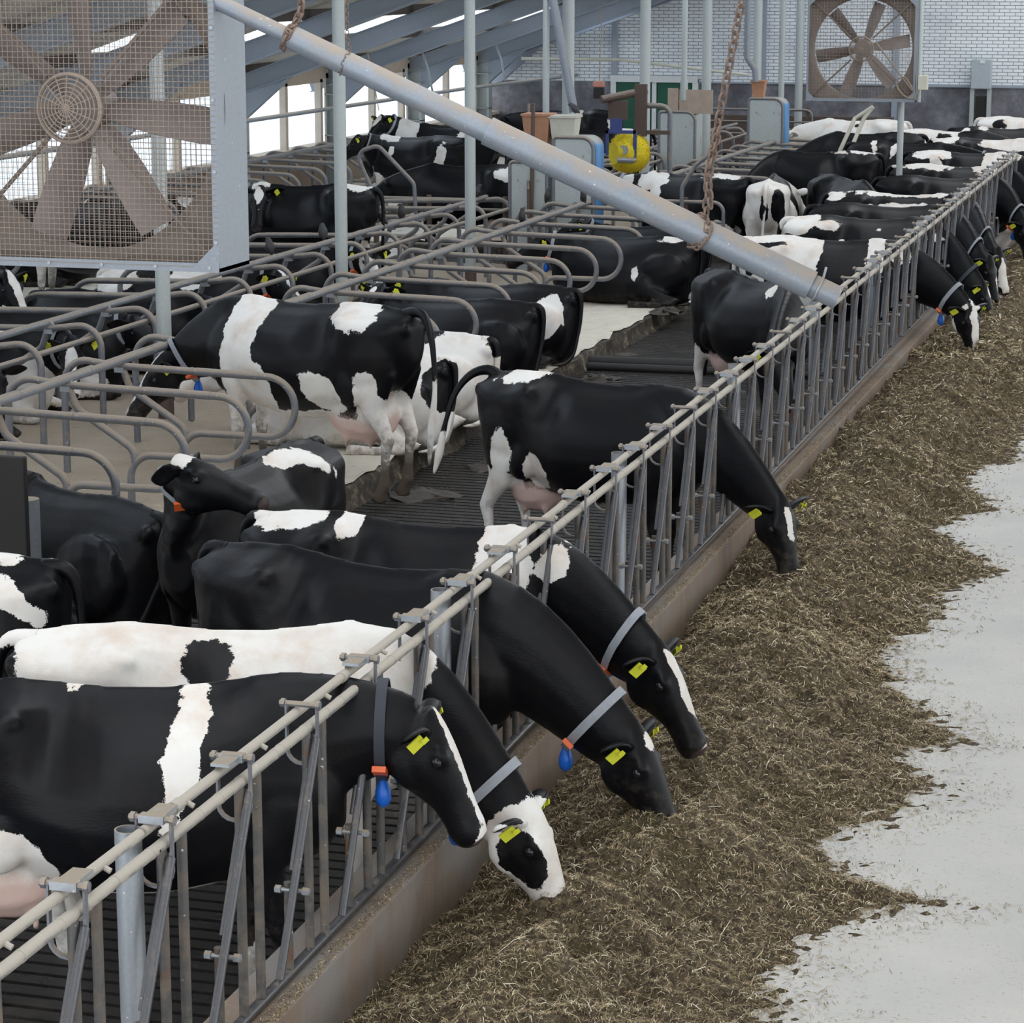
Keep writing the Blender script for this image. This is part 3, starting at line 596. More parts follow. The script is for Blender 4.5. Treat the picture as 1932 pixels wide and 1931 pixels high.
m = MB(); m.tube([(-6.5, 35.4, 2.35), (-6.06, 33.8, 1.3), (-6.05, 33.8, .2)], .02, 8); m.tube([(-6.02, 33.9, 2.45), (-6.06, 33.9, .2)], .028, 8); tag(m.build('steel_post', MAT['brownsteel']), 'thin dark post between the two nearest feed stations', 'post')
m = MB(); m.tube(fillet([(-5.57, 46.6, 4.9), (-5.57, 46.6, 2.62), (-5.42, 46.6, 2.42), (-5.40, 46.6, 2.2)], .12), .055, 14); tag(m.build('down_pipe', MAT['pipe']), 'bent grey pipe dropping into the far orange hopper', 'pipe')
m = MB(); m.tube([(-6.02, 43.4, 5.2), (-6.02, 43.4, 2.35)], .05, 14); m.tube([(-6.02, 43.4, 2.35), (-6.02, 43.4, 2.02)], .065, 14); tag(m.build('down_pipe', MAT['column']), 'vertical pipe above the pale feed station with wooden boards', 'pipe')
m = MB(); m.box((-6.09, 43.36, 1.80), (-5.52, 43.40, 2.20)); tag(m.build('wind_board', MAT['boardwood'], smooth=False), 'wide weathered wooden board right of the pipe above the pale feed station', 'board')
m = MB(); m.box((-6.29, 43.36, 1.80), (-6.11, 43.40, 2.22)); tag(m.build('wind_board', MAT['boardwood'], smooth=False), 'narrow weathered wooden board left of the pipe above the pale feed station', 'board')
for x, yy, rr_, tx in ((-2.85, 49, .05, 'thin round post left of the far ventilator'),):
    m = MB(); m.tube([(-5.9, 52.0, -.1), (-5.9, 52.0, 5.0)], .06, 14); tag(m.build('pillar', MAT['column']), tx, 'pillar')

# ---------------------------------------------------------------- yellow cow brush
bx = empty('cow_brush', (-5.72, 38.2, 1.5), 'big yellow rotating cow brush hanging under a blue bracket', 'brush')
m = MB(); rings = []; ax = np.array([.75, .66, -.0]); ax /= np.linalg.norm(ax); pr = np.cross(ax, (0, 0, 1.)); upv = np.array([0, 0, 1.])
for q in np.linspace(-1, 1, 15):
    r_ = .29 * (1 - .45 * abs(q) ** 3); rings.append([tuple(ax * q * .26 + pr * r_ * (1 + .02 * rng.random()) * math.cos(a) + upv * r_ * (1 + .02 * rng.random()) * math.sin(a)) for a in np.linspace(0, 2 * math.pi, 40, endpoint=False)])
m.loft(rings)
for i in range(2600):
    q = rng.uniform(-1, 1); a = rng.uniform(0, 2 * math.pi); r_ = .29 * (1 - .45 * abs(q) ** 3); dv = pr * math.cos(a) + upv * math.sin(a) + ax * q * .5; c = ax * q * .26 + (pr * math.cos(a) + upv * math.sin(a)) * r_ * .97
    w_ = np.cross(dv, ax); w_ = w_ / np.linalg.norm(w_) * .004; b = len(m.v); L_ = rng.uniform(.02, .05); m.v += [tuple(c - w_), tuple(c + w_), tuple(c + dv * L_), tuple(c - w_ + ax * .004)]; m.f += [[b, b + 1, b + 2], [b + 1, b + 3, b + 2], [b + 3, b, b + 2]]
m.build('bristles', MAT['yellow'], bx, smooth=False)
m = MB(); m.tube([(-.02, -.30, .06), (.03, -.14, .04)], .075, 14); m.tube([(-.1, -.34, -.08), (.12, -.26, -.09), (.16, -.1, -.06)], .045, 10); m.build('motor', MAT['galv'], bx)
m = MB(); m.box((-.30, -.26, .30), (.16, -.22, .35)); m.box((-.30, -.26, -.02), (-.26, -.22, .35)); m.box((.12, -.26, -.05), (.17, -.22, .35)); m.box((-.24, -.24, .35), (-.06, -.20, .52)); m.build('bracket', MAT['bluesteel'], bx, smooth=False)
m = MB(); m.box((-.28, -.2, .50), (.0, -.1, .78)); m.tube([(-.36, -.3, .80), (.22, .15, .92)], .06, 14); m.box((.08, -.02, .25), (.26, .06, 1.02)); m.box((.05, 0, .28), (.62, .06, .34)); m.build('arm', MAT['brownsteel'], bx, smooth=True)
m = MB(); m.tube(fillet([(.1, .1, .70), (.60, .1, .70), (.60, .1, -1.4)], .15), .04, 12); m.build('support_tube', MAT['cubicle'], bx)
m = MB(); ell_c = [(-7.18, 41.0, 2.12)]; m.loft([[(-.05 + .05 * math.cos(a) * w_, .05 * math.sin(a) * w_, z) for a in np.linspace(0, 6.283, 10, endpoint=False)] for z, w_ in ((-.16, .6), (-.12, .9), (0, .8), (.05, .5), (.1, .2))]); o = m.build('rag', MAT['pink'], None); o.location = (-6.15, 40.93, 2.0); tag(o, 'orange pink rag hanging on the pillar behind the yellow brush', 'rag')

# ---------------------------------------------------------------- gates and tubes at the cross passage
def gate(label, x0, x1, y, zs, posts, top=None, name='tube_gate'):
    e = empty(name, (x0, y, 0), label, 'gate')
    m = MB(); m.tube(fillet([(0, 0, min(zs)), (0, 0, max(zs)), (x1 - x0, 0, max(zs)), (x1 - x0, 0, min(zs))], .14), .026, 10); m.build('outer_tube', MAT['cubicle'], e)
    for z in zs[:-1]: m = MB(); m.tube([(0, 0, z), (x1 - x0, 0, z)], .022, 10); m.build('cross_tube', MAT['cubicle'], e)
    for p in posts: m = MB(); m.tube([(p, .04, 0.), (p, .04, max(zs) + .05)], .035, 10); m.build('gate_post', MAT['brownsteel'], e)
    return e
gate('steel tube gate across the cubicle bed end before the feed stations', -9.1, -6.5, 34.5, [.45, .7, .95, 1.08], [.1, 1.4, 2.5])
gate('rounded steel tube gate in front of the white rumped cow under the chain', -4.7, -3.55, 34.62, [.55, .85, 1.12], [.62], name='tube_gate')
m = MB(); m.tube(fillet([(-8.02, 33.2, .75), (-8.02, 33.2, 1.18), (-8.30, 33.2, 1.80), (-7.98, 33.2, 1.90), (-7.48, 33.2, 1.40), (-7.45, 33.2, .9)], .13), .028, 10); o = tag(m.build('bent_tube', MAT['cubicle']), 'bent brown tube bow standing before the black cow at the left openings', 'tube')
m = MB(); m.tube([(-8.02, 33.2, 0.), (-8.02, 33.2, 1.15)], .04, 10); m.build('post', MAT['brownsteel'], o)
m = MB(); m.tube(fillet([(-4.10, 34.5, 0.), (-4.10, 34.5, 1.32), (-3.92, 34.5, 1.62), (-3.72, 34.5, 1.78)], .2), .03, 10); tag(m.build('bent_tube', MAT['cubicle']), 'brown curved tube rising behind the hanging chain', 'tube')
m = MB(); m.tube([(-3.35, 43.2, 0), (-3.32, 43.2, 1.25), (-3.15, 43.6, 1.75), (-2.85, 43.6, 1.95)], .035, 10); m.tube([(-3.15, 43.2, 1.25), (-3.0, 43.6, 1.75), (-2.85, 43.6, 1.95)], .035, 10); tag(m.build('bent_tube', MAT['hopper_beige']), 'pale forked tube sticking up behind the cows near the back wall', 'tube')
gate('long low tube fence behind the cubicles under the green doors', -8.2, -5.6, 54.0, [.8, 1.05, 1.3], [.1, 1.3, 2.5])
m = MB(); m.tube([(-3.48, 27.0, .06), (-.2, 27.1, .06)], .075, 12); m.tube([(-3.48, 26.86, .03), (-.2, 26.96, .03)], .05, 10); tag(m.build('manure_scraper', MAT['rubber']), 'black rubber manure scraper bar lying across the slatted alley', 'scraper')
# dark partition board at the left edge
e = empty('partition_board', (-4.72, 13.85, 0), 'dark wooden partition board at the left picture edge', 'board')
m = MB(); m.box((-.3, 0, .35), (1.11, .05, 1.40)); m.build('board', MAT['rubber'], e, smooth=False, bevel=.01)
m = MB(); m.tube([(1.06, .12, 0), (1.06, .12, 1.12)], .075, 14); m.build('post', MAT['galv'], e)
# ropes with weights
m = MB(); m.tube([(-10.6, 45.87, 3.0), (-10.55, 45.87, 2.2)], .008, 6); m.tube([(-10.55, 45.87, 2.35), (-10.62, 45.87, 2.1), (-10.5, 45.87, 2.05), (-10.52, 45.87, 2.3)], .008, 6); tag(m.build('rope', MAT['rope']), 'thin looped cord hanging from a roof beam near the back wall', 'rope')
m = MB(); m.tube([(-10.85, 41.05, 2.92), (-10.7, 41.05, 2.2), (-10.65, 41.05, 1.9)], .008, 6); tag(m.build('rope', MAT['rope']), 'thin knotted cord hanging beside the third pale pillar', 'rope')
e = empty('winch', (-9.28, 50.5, 1.78), 'small red and black winch hanging before the back wall', 'winch')
m = MB(); m.box((-.10, -.08, -.12), (.10, .08, .10)); m.build('case', MAT['rubber'], e, smooth=False, bevel=.02); m = MB(); m.box((-.11, -.09, .10), (.11, .09, .22)); m.build('cover', MAT['pink'], e, smooth=False, bevel=.03); m = MB(); m.tube([(0, .05, .2), (0, .19, 1.66)], .010, 6); m.build('cable', MAT['rope'], e)
m = MB(); m.tube([(-10.9, 50.6, 2.42), (-8.9, 50.6, 2.42), (-6.3, 50.6, 2.15)], .03, 8); tag(m.build('cable_tray', MAT['hopper_beige']), 'thin beige conduit running before the green doors', 'conduit')

# ---------------------------------------------------------------- starlings
def bird(p, hd, up, label):
    m = MB(); rings = []
    for q, w_, z in [(-.075, .008, -.035), (-.05, .018, -.012), (-.02, .033, .004), (.015, .036, .018), (.045, .027, .042), (.06, .021, .060), (.078, .019, .068), (.094, .008, .066), (.12, .002, .060)]:
        w_ *= 1.6; rings.append([(q, w_ * math.cos(a), z + w_ * math.sin(a)) for a in np.linspace(0, 6.283, 10, endpoint=False)])
    m.loft(rings)
    o = m.build('starling', MAT['bird']); o.location = (p[0], p[1], p[2] + .055); o.rotation_euler = (0, -.85 * up, hd); tag(o, label, 'bird', 'starlings on the rails')
    l = MB()
    for s_ in (-.012, .012): l.tube([(0, s_, -.02), (.006, s_, -.055)], .003, 5)
    l.build('leg', MAT['brownsteel'], o)
BT = 1.175
for p, hd, up, tx in [((-6.97, 28.25, BT), 2.2, .6, 'starling on the middle neck rail left of the second pale pillar, right one of two'), ((-6.99, 26.6, BT), 2.6, .7, 'starling on the middle neck rail left of the second pale pillar, left one of two'),
                      ((-6.86, 30.8, BT), 1.6, 1.0, 'starling sitting upright on the middle neck rail between second and third pillar'), ((-6.87, 30.1, BT), 2.9, .2, 'starling leaning forward on the middle neck rail between second and third pillar'),
                      ((-5.32, 30.9, 1.16), .4, 1.0, 'speckled starling on the near neck rail right of the third pillar'), ((-5.65, 33.3, 1.2), .2, .8, 'starling on a cubicle tube before the grey feed station'), ((-5.25, 33.6, BT), 3.6, .8, 'starling at the end of the near neck rail under the feed pipe'),
                      ((-6.8, 33.9, BT), .8, .6, 'starling beside the third pillar at the far end of the middle rail'), ((-5.52, 34.2, 2.30), 2.8, .0, 'starling perched on the beige hopper')]:
    bird(p, hd, up, tx)

# ---------------------------------------------------------------- dung and sawdust
for k, (x, y, r_, tx) in enumerate([(-3.42, 14.95, .22, 'dark dung heap on the bed edge beside the cow with its head up'), (-3.62, 15.1, .15, 'flat dung patch on the light bed edge in front of the lying black cow'), (-3.1, 19.9, .30, 'dung heap by the hind hooves of the spotted cow'), (-2.85, 21.2, .22, 'dung clods on the slats left of the white legged cow'), (-3.15, 26.2, .22, 'dung heap on the bed edge near the scraper'), (-3.35, 30.2, .2, 'small dung heap on the far bed edge')]):
    m = MB(); N = 16; rings = []
    for q in np.linspace(0, 1, 6): rings.append([(r_ * (1 - q * .9) * (1 + .25 * rng.normal() * (q < .9)) * math.cos(a), r_ * .7 * (1 - q * .9) * (1 + .25 * rng.normal() * (q < .9)) * math.sin(a), .07 * q + .01 * rng.normal()) for a in np.linspace(0, 6.283, N, endpoint=False)])
    m.loft(rings); o = m.build('dung_heap', MAT['dung']); o.location = (x, y, .195 if x < -3.3 else -.0); tag(o, tx, 'dung')

# ---------------------------------------------------------------- feed
def vnoise(x, y, seed):
    r_ = np.random.default_rng(seed); G = r_.random((256, 256)); xi = np.floor(x).astype(int); yi = np.floor(y).astype(int); fx = x - xi; fy = y - yi; fx = fx * fx * (3 - 2 * fx); fy = fy * fy * (3 - 2 * fy)
    g = lambda a, b_: G[a % 256, b_ % 256]
    return (g(xi, yi) * (1 - fx) + g(xi + 1, yi) * fx) * (1 - fy) + (g(xi, yi + 1) * (1 - fx) + g(xi + 1, yi + 1) * fx) * fy
def heap(x, y):
    edge = np.interp(y, [5, 9.7, 10.4, 10.9, 11.15, 11.32, 11.5, 11.9, 12.5, 13.1, 13.4, 13.9, 14.5, 14.93, 15.5, 16.3, 17.2, 18.05, 18.6, 19.3, 20.2, 21.4, 22.3, 23.6, 27, 37, 46], [1.7, 1.7, 1.55, 1.72, 2.0, 2.15, 1.75, 1.55, 1.68, 1.92, 1.70, 1.92, 1.65, 1.45, 1.27, 1.46, 1.45, 1.75, 1.42, 1.15, 1.46, 1.15, 1.40, 1.48, 1.5, 1.25, 1.1]) + .10 * (vnoise(y * 1.6, y * 0 + 3.3, 5) - .5) + .16 * (vnoise(y * 4.5, y * 0 + 7.3, 6) - .5) + .12 * (vnoise(y * 15, y * 0 + 1.3, 7) - .5)
    near = np.interp(y, [5, 9, 13, 15, 16.5, 18.5, 22, 40], [.17, .16, .14, .18, .25, .36, .38, .38])
    u = np.clip((x - .1) / np.maximum(edge - .1, .3), 0, 1.6)
    hm = np.interp(y, [5, 10, 14, 20, 40], [.21, .22, .22, .30, .34])
    prof = np.where(u < .35, near - .1 + (hm - near + .1) * sm(0, .35, u), hm * (1 - sm(.35, 1.05, u)))
    bl = lambda f, s_: 1 - np.abs(2 * vnoise(x * f, y * f, s_) - 1)
    n = .45 * vnoise(x * 2.6, y * 2.6, 1) + .40 * bl(3.6, 2) + .26 * bl(9., 3) + .16 * vnoise(x * 22., y * 22., 4) + .08 * vnoise(x * 45., y * 45., 8) - .78
    z = .10 + prof + n * .24 * np.clip(prof / .12, 0, 1) + (.035 * (vnoise(x * 26, y * 26, 11) - .5) + .02 * (vnoise(x * 60, y * 60, 12) - .5)) * (u > .75)
    return z - np.clip(u - 1.0, 0, 1) * .12, u
def heap_mesh():
    ys = np.concatenate([np.arange(6.5, 16, .028), np.arange(16, 26, .045), np.arange(26, 46, .09)]); xs = np.arange(.1, 2.5, .03)
    X, Yv = np.meshgrid(xs, ys, indexing='ij'); Z, u = heap(X, Yv); nx, ny = X.shape
    V = np.stack([X, Yv, Z], -1).reshape(-1, 3); i, j = np.meshgrid(np.arange(nx - 1), np.arange(ny - 1), indexing='ij'); a = (i * ny + j).ravel(); F = np.stack([a, a + ny, a + ny + 1, a + 1], 1)
    return V, F
t = NT('feedbed', .95); co = t.coords(); a = t.ramp(t.noise(26., 7., .8, co), [(.36, (.034, .024, .014)), (.5, (.16, .116, .068)), (.62, (.40, .31, .19))]); a = t.mix(t.math('MULTIPLY', t.step(t.noise(2.2, 4., .6, co), .48, .62), .55), a, (.11, .088, .032)); a = t.mix(t.step(t.noise(130., 2., .6, co), .60, .70), a, (.42, .34, .20)); t.col(a); t.bump(t.noise(75., 6., .8, co), 1.0, .03)
t = NT('straw', .75); at = t.n('ShaderNodeAttribute', attribute_name='tint'); t.col(t.ramp(at.outputs['Fac'], [(0., (.040, .026, .014)), (.28, (.15, .105, .058)), (.54, (.40, .30, .175)), (.70, (.31, .25, .125)), (.82, (.62, .52, .34)), (1., (.86, .80, .62))]))
V, F = heap_mesh()
def strands(N, y0, y1, spill=.05, Ls=(.03, .11), wd=.0016):
    y = y0 + (y1 - y0) * rng.random(N) ** 1.5; x = .1 + rng.random(N) * 2.5; z, u = heap(x, y); k = (u < 1.02) | (rng.random(N) < spill * np.clip(1.32 - u, 0, 1) * 2); x, y, z, u = x[k], y[k], z[k], u[k]; n = len(x)
    L = rng.uniform(Ls[0], Ls[1], n) * (1 + .8 * (rng.random(n) < .06)); a = rng.uniform(0, 2 * np.pi, n); el = rng.normal(.10, .32, n); el = np.where(u > .98, .03, el)
    d = np.stack([np.cos(a) * np.cos(el), np.sin(a) * np.cos(el), np.sin(el)], 1); s_ = np.stack([-np.sin(a), np.cos(a), rng.normal(0, .5, n)], 1); s_ /= np.linalg.norm(s_, axis=1)[:, None]
    sc = wd * (1 + (y - 8) * .07)[:, None]; c = np.stack([x, y, np.maximum(z, .098) + .006], 1); bend = rng.normal(0, .22, (n, 1)) * s_ + np.array([0, 0, -.15]); P0 = c - d * L[:, None] / 2; P1 = c + bend * 0 + np.array([0, 0, .006]); P2 = c + d * L[:, None] / 2 + bend * L[:, None] * .6
    P0[:, 2] = np.maximum(P0[:, 2], .1); P2[:, 2] = np.maximum(P2[:, 2], .1)
    vv = np.stack([P0 - s_ * sc, P0 + s_ * sc, P1 - s_ * sc * 1.2, P1 + s_ * sc * 1.2, P2], 1).reshape(-1, 3); b = np.arange(n) * 5
    f4 = np.stack([b, b + 1, b + 3, b + 2], 1); f3 = np.stack([b + 2, b + 3, b + 4], 1); tint = np.repeat(np.clip(rng.normal(.53, .25, n) + .1 * (el > .4), 0, 1), 5); return vv, f4, f3, tint
parts = [strands(140000, 6.8, 16, spill=.45, Ls=(.012, .055), wd=.0010), strands(5500, 6.8, 15, spill=.1, Ls=(.05, .12), wd=.0011), strands(66000, 15, 28, wd=.0014, spill=.3, Ls=(.018, .07)), strands(14000, 26, 44, wd=.0025), strands(16000, 6.8, 22, spill=.9, Ls=(.008, .022), wd=.0018)]
cy_ = 6.8 + 18 * rng.random(9000) ** 1.4; cx2 = .035 + .065 * rng.random(9000) ** .7; ca_ = rng.uniform(0, 6.28, 9000); cl_ = rng.uniform(.006, .03, 9000); c0_ = np.stack([cx2, cy_, np.full(9000, .492)], 1); d_ = np.stack([np.cos(ca_), np.sin(ca_), 0 * ca_], 1) * cl_[:, None] / 2; s2 = np.stack([-np.sin(ca_), np.cos(ca_), 0 * ca_], 1) * .0014; u_ = np.array([0, 0, .005])
vv_ = np.stack([c0_ - d_ - s2, c0_ - d_ + s2, c0_ - s2 + u_, c0_ + s2 + u_, c0_ + d_], 1).reshape(-1, 3); b_ = np.arange(9000) * 5; parts.append((vv_, np.stack([b_, b_ + 1, b_ + 3, b_ + 2], 1), np.stack([b_ + 2, b_ + 3, b_ + 4], 1), np.repeat(np.clip(rng.normal(.5, .2, 9000), 0, 1), 5)))
nv = len(V); vs = [V]; fq = [F]; ft = []; tn_ = [np.full(nv, .4)]
for vv, f4, f3, ti in parts: vs.append(vv); fq.append(f4 + nv); ft.append(f3 + nv); tn_.append(ti); nv += len(vv)
V = np.vstack(vs); Q = np.vstack(fq); T3 = np.vstack(ft); me = bpy.data.meshes.new('feed')
me.vertices.add(len(V)); me.vertices.foreach_set('co', V.astype(np.float32).ravel()); nl = Q.size + T3.size; me.loops.add(nl); me.loops.foreach_set('vertex_index', np.concatenate([Q.ravel(), T3.ravel()]).astype(np.int32))
npoly = len(Q) + len(T3); me.polygons.add(npoly); me.polygons.foreach_set('loop_start', np.concatenate([np.arange(len(Q)) * 4, Q.size + np.arange(len(T3)) * 3]).astype(np.int32))
mi = np.ones(npoly, np.int32); mi[:len(F)] = 0; me.materials.append(MAT['feedbed']); me.materials.append(MAT['straw']); me.polygons.foreach_set('material_index', mi)
smo = np.zeros(npoly, bool); smo[:len(F)] = True; me.polygons.foreach_set('use_smooth', smo)
me.update(calc_edges=True); me.validate(); at = me.attributes.new('tint', 'FLOAT', 'POINT'); at.data.foreach_set('value', np.concatenate(tn_).astype(np.float32))
o = bpy.data.objects.new('roughage', me); COL.objects.link(o); tag(o, 'long heap of brown silage and straw lying along the feed fence', 'feed', kind='stuff')
# ---------------------------------------------------------------- cows

PROF_B = ([0, .05, .18, .4, .6, .76, .88, .95, 1], [.10, .46, .82, 1, .97, .80, .53, .30, .06])   # barrel
PROF_H = ([0, .08, .3, .55, .78, .88, .95, 1], [.10, .55, .86, .97, 1, .84, .45, .08])            # hips
PROF_F = ([0, .06, .2, .42, .58, .72, .83, .92, 1], [.10, .5, .85, 1, .93, .68, .50, .36, .06])   # flank hollow
PROF_S = ([0, .08, .3, .55, .75, .9, 1], [.12, .5, .95, 1, .78, .42, .08])                        # shoulder
PROF_L = ([0, .03, .15, .35, .6, .76, .88, .95, 1], [.55, .78, .98, 1, .92, .74, .48, .28, .06])  # lying
TORSO = [(-.98, 1.33, 1.05, .09, 'H'), (-.93, 1.395, .95, .19, 'H'), (-.82, 1.42, .82, .255, 'H'),
         (-.64, 1.435, .72, .285, 'H'), (-.48, 1.445, .66, .30, 'K'), (-.30, 1.425, .60, .335, 'F'),
         (-.08, 1.405, .555, .385, 'B'), (.16, 1.40, .56, .375, 'B'), (.36, 1.42, .60, .325, 'B'),
         (.52, 1.45, .64, .275, 'S'), (.66, 1.41, .68, .235, 'S'), (.78, 1.30, .73, .185, 'S'), (.87, 1.14, .84, .10, 'S')]
PROF_K = ([0, .08, .3, .55, .78, .87, .93, .97, 1], [.10, .55, .86, .97, 1, .95, .72, .40, .08])      # at the hooks
PR = {'K': PROF_K, 'B': PROF_B, 'H': PROF_H, 'F': PROF_F, 'S': PROF_S, 'L': PROF_L}

def torso_loft(m, lying):
    tt = np.linspace(0, 1, 15); rings = []; n = len(TORSO)
    A = np.array([t[:4] for t in TORSO]); Pp = np.array([np.interp(tt, *PR[t[4]]) for t in TORSO]); A = np.hstack([A, Pp]); rows = []
    for i in range(n - 1):
        p0, p1, p2, p3 = A[max(i - 1, 0)], A[i], A[i + 1], A[min(i + 2, n - 1)]
        for j in range(3): q = j / 3; rows.append(.5 * (2 * p1 + (p2 - p0) * q + (2 * p0 - 5 * p1 + 4 * p2 - p3) * q * q + (3 * p1 - p0 - 3 * p2 + p3) * q ** 3))
    rows.append(A[-1])
    for r_ in rows:
        x, zt, zb, hw = r_[:4]; ws = np.clip(r_[4:], .04, 1.05)
        if lying:
            k = sm(-1.06, -.86, x) * (1 - sm(.6, .9, x))
            zt -= .63; zb = max(zb - .63, 0) * (1 - k) + .0 * k
            hw = hw * (1 + .22 * k); ws = ws * (1 - k) + np.interp(tt, *PROF_L) * k
        zs = zb + (zt - zb) * tt
        L = [(x, hw * w, z) for w, z in zip(ws, zs)]
        Rr = [(x, -hw * w, z) for w, z in zip(ws[::-1], zs[::-1])]
        rings.append(L + Rr)
    m.loft(rings)

def ell(m, c, r, rot=0.0, n=12, k=8):
    """ellipsoid, rot about y (pitch)"""
    rings = []
    ca, sa = math.cos(rot), math.sin(rot)
    for i in range(1, k):
        a = math.pi * i / k
        ring = []
        for j in range(n):
            b = 2 * math.pi * j / n
            x, y, z = r[0] * math.cos(a), r[1] * math.sin(a) * math.cos(b), r[2] * math.sin(a) * math.sin(b)
            ring.append((c[0] + ca * x + sa * z, c[1] + y, c[2] - sa * x + ca * z))
        rings.append(ring)
    m.loft(rings)

def limb(m, pts, n=12):
    """pts: (x,y,z,rx,ry) rings stacked along the path, sections perpendicular to it (fore-aft rx, sideways ry)"""
    P = np.array([p[:3] for p in pts], float); rings = []
    for i, p in enumerate(pts):
        t = P[min(i + 1, len(P) - 1)] - P[max(i - 1, 0)]; t /= np.linalg.norm(t) + 1e-9
        side = np.array([0, 1., 0]); side -= t * side.dot(t); side /= np.linalg.norm(side) + 1e-9
        fw = np.cross(side, t)
        rings.append([tuple(P[i] + fw * p[3] * math.cos(a) + side * p[4] * math.sin(a)) for a in np.linspace(0, 2 * math.pi, n, endpoint=False)])
    m.loft(rings)

def frame(d, up=(0, 0, 1)):
    d = np.array(d, float); d /= np.linalg.norm(d)
    s = np.cross(np.array(up, float), d); s /= np.linalg.norm(s) + 1e-9   # left
    u = np.cross(d, s)
    return d, s, u

HEAD = [(-.05, .045, .055, -.02), (0, .095, .085, -.06), (.06, .135, .100, -.095), (.13, .150, .112, -.112), (.19, .142, .106, -.108),
        (.26, .115, .088, -.090), (.34, .090, .072, -.076), (.42, .080, .074, -.074), (.48, .082, .082, -.076), (.525, .068, .076, -.076), (.55, .034, .042, -.078)]

def hermite(p0, t0, p1, t1, n):
    t = np.linspace(0, 1, n)[:, None]
    return (2*t**3-3*t**2+1)*p0 + (t**3-2*t**2+t)*t0 + (-2*t**3+3*t**2)*p1 + (t**3-t**2)*t1

def ear_loft(m, base, d, s, u, side, droop):
    """one leaf shaped ear"""
    out = s * side * math.cos(droop) - u * math.sin(droop) * .9 - d * .25
    out /= np.linalg.norm(out)
    face = d * .85 + u * .1; face -= out * face.dot(out); face /= np.linalg.norm(face)
    wid = np.cross(out, face)
    rings = []
    for t, w, th in [(-.02, .028, .022), (.03, .038, .022), (.08, .060, .015), (.13, .062, .011), (.18, .040, .008), (.215, .012, .005)]:
        c = base + out * t
        ring = []
        for a in np.linspace(0, 2 * math.pi, 10, endpoint=False):
            q = math.cos(a)
            ring.append(tuple(c + wid * w * q + face * (th * math.sin(a) + (-.35 * w * (1 - q * q) if 0 < t < .2 else 0))))
        rings.append(ring)
    m.loft(rings)
    return base + out * .11 + face * .012, out, face, wid

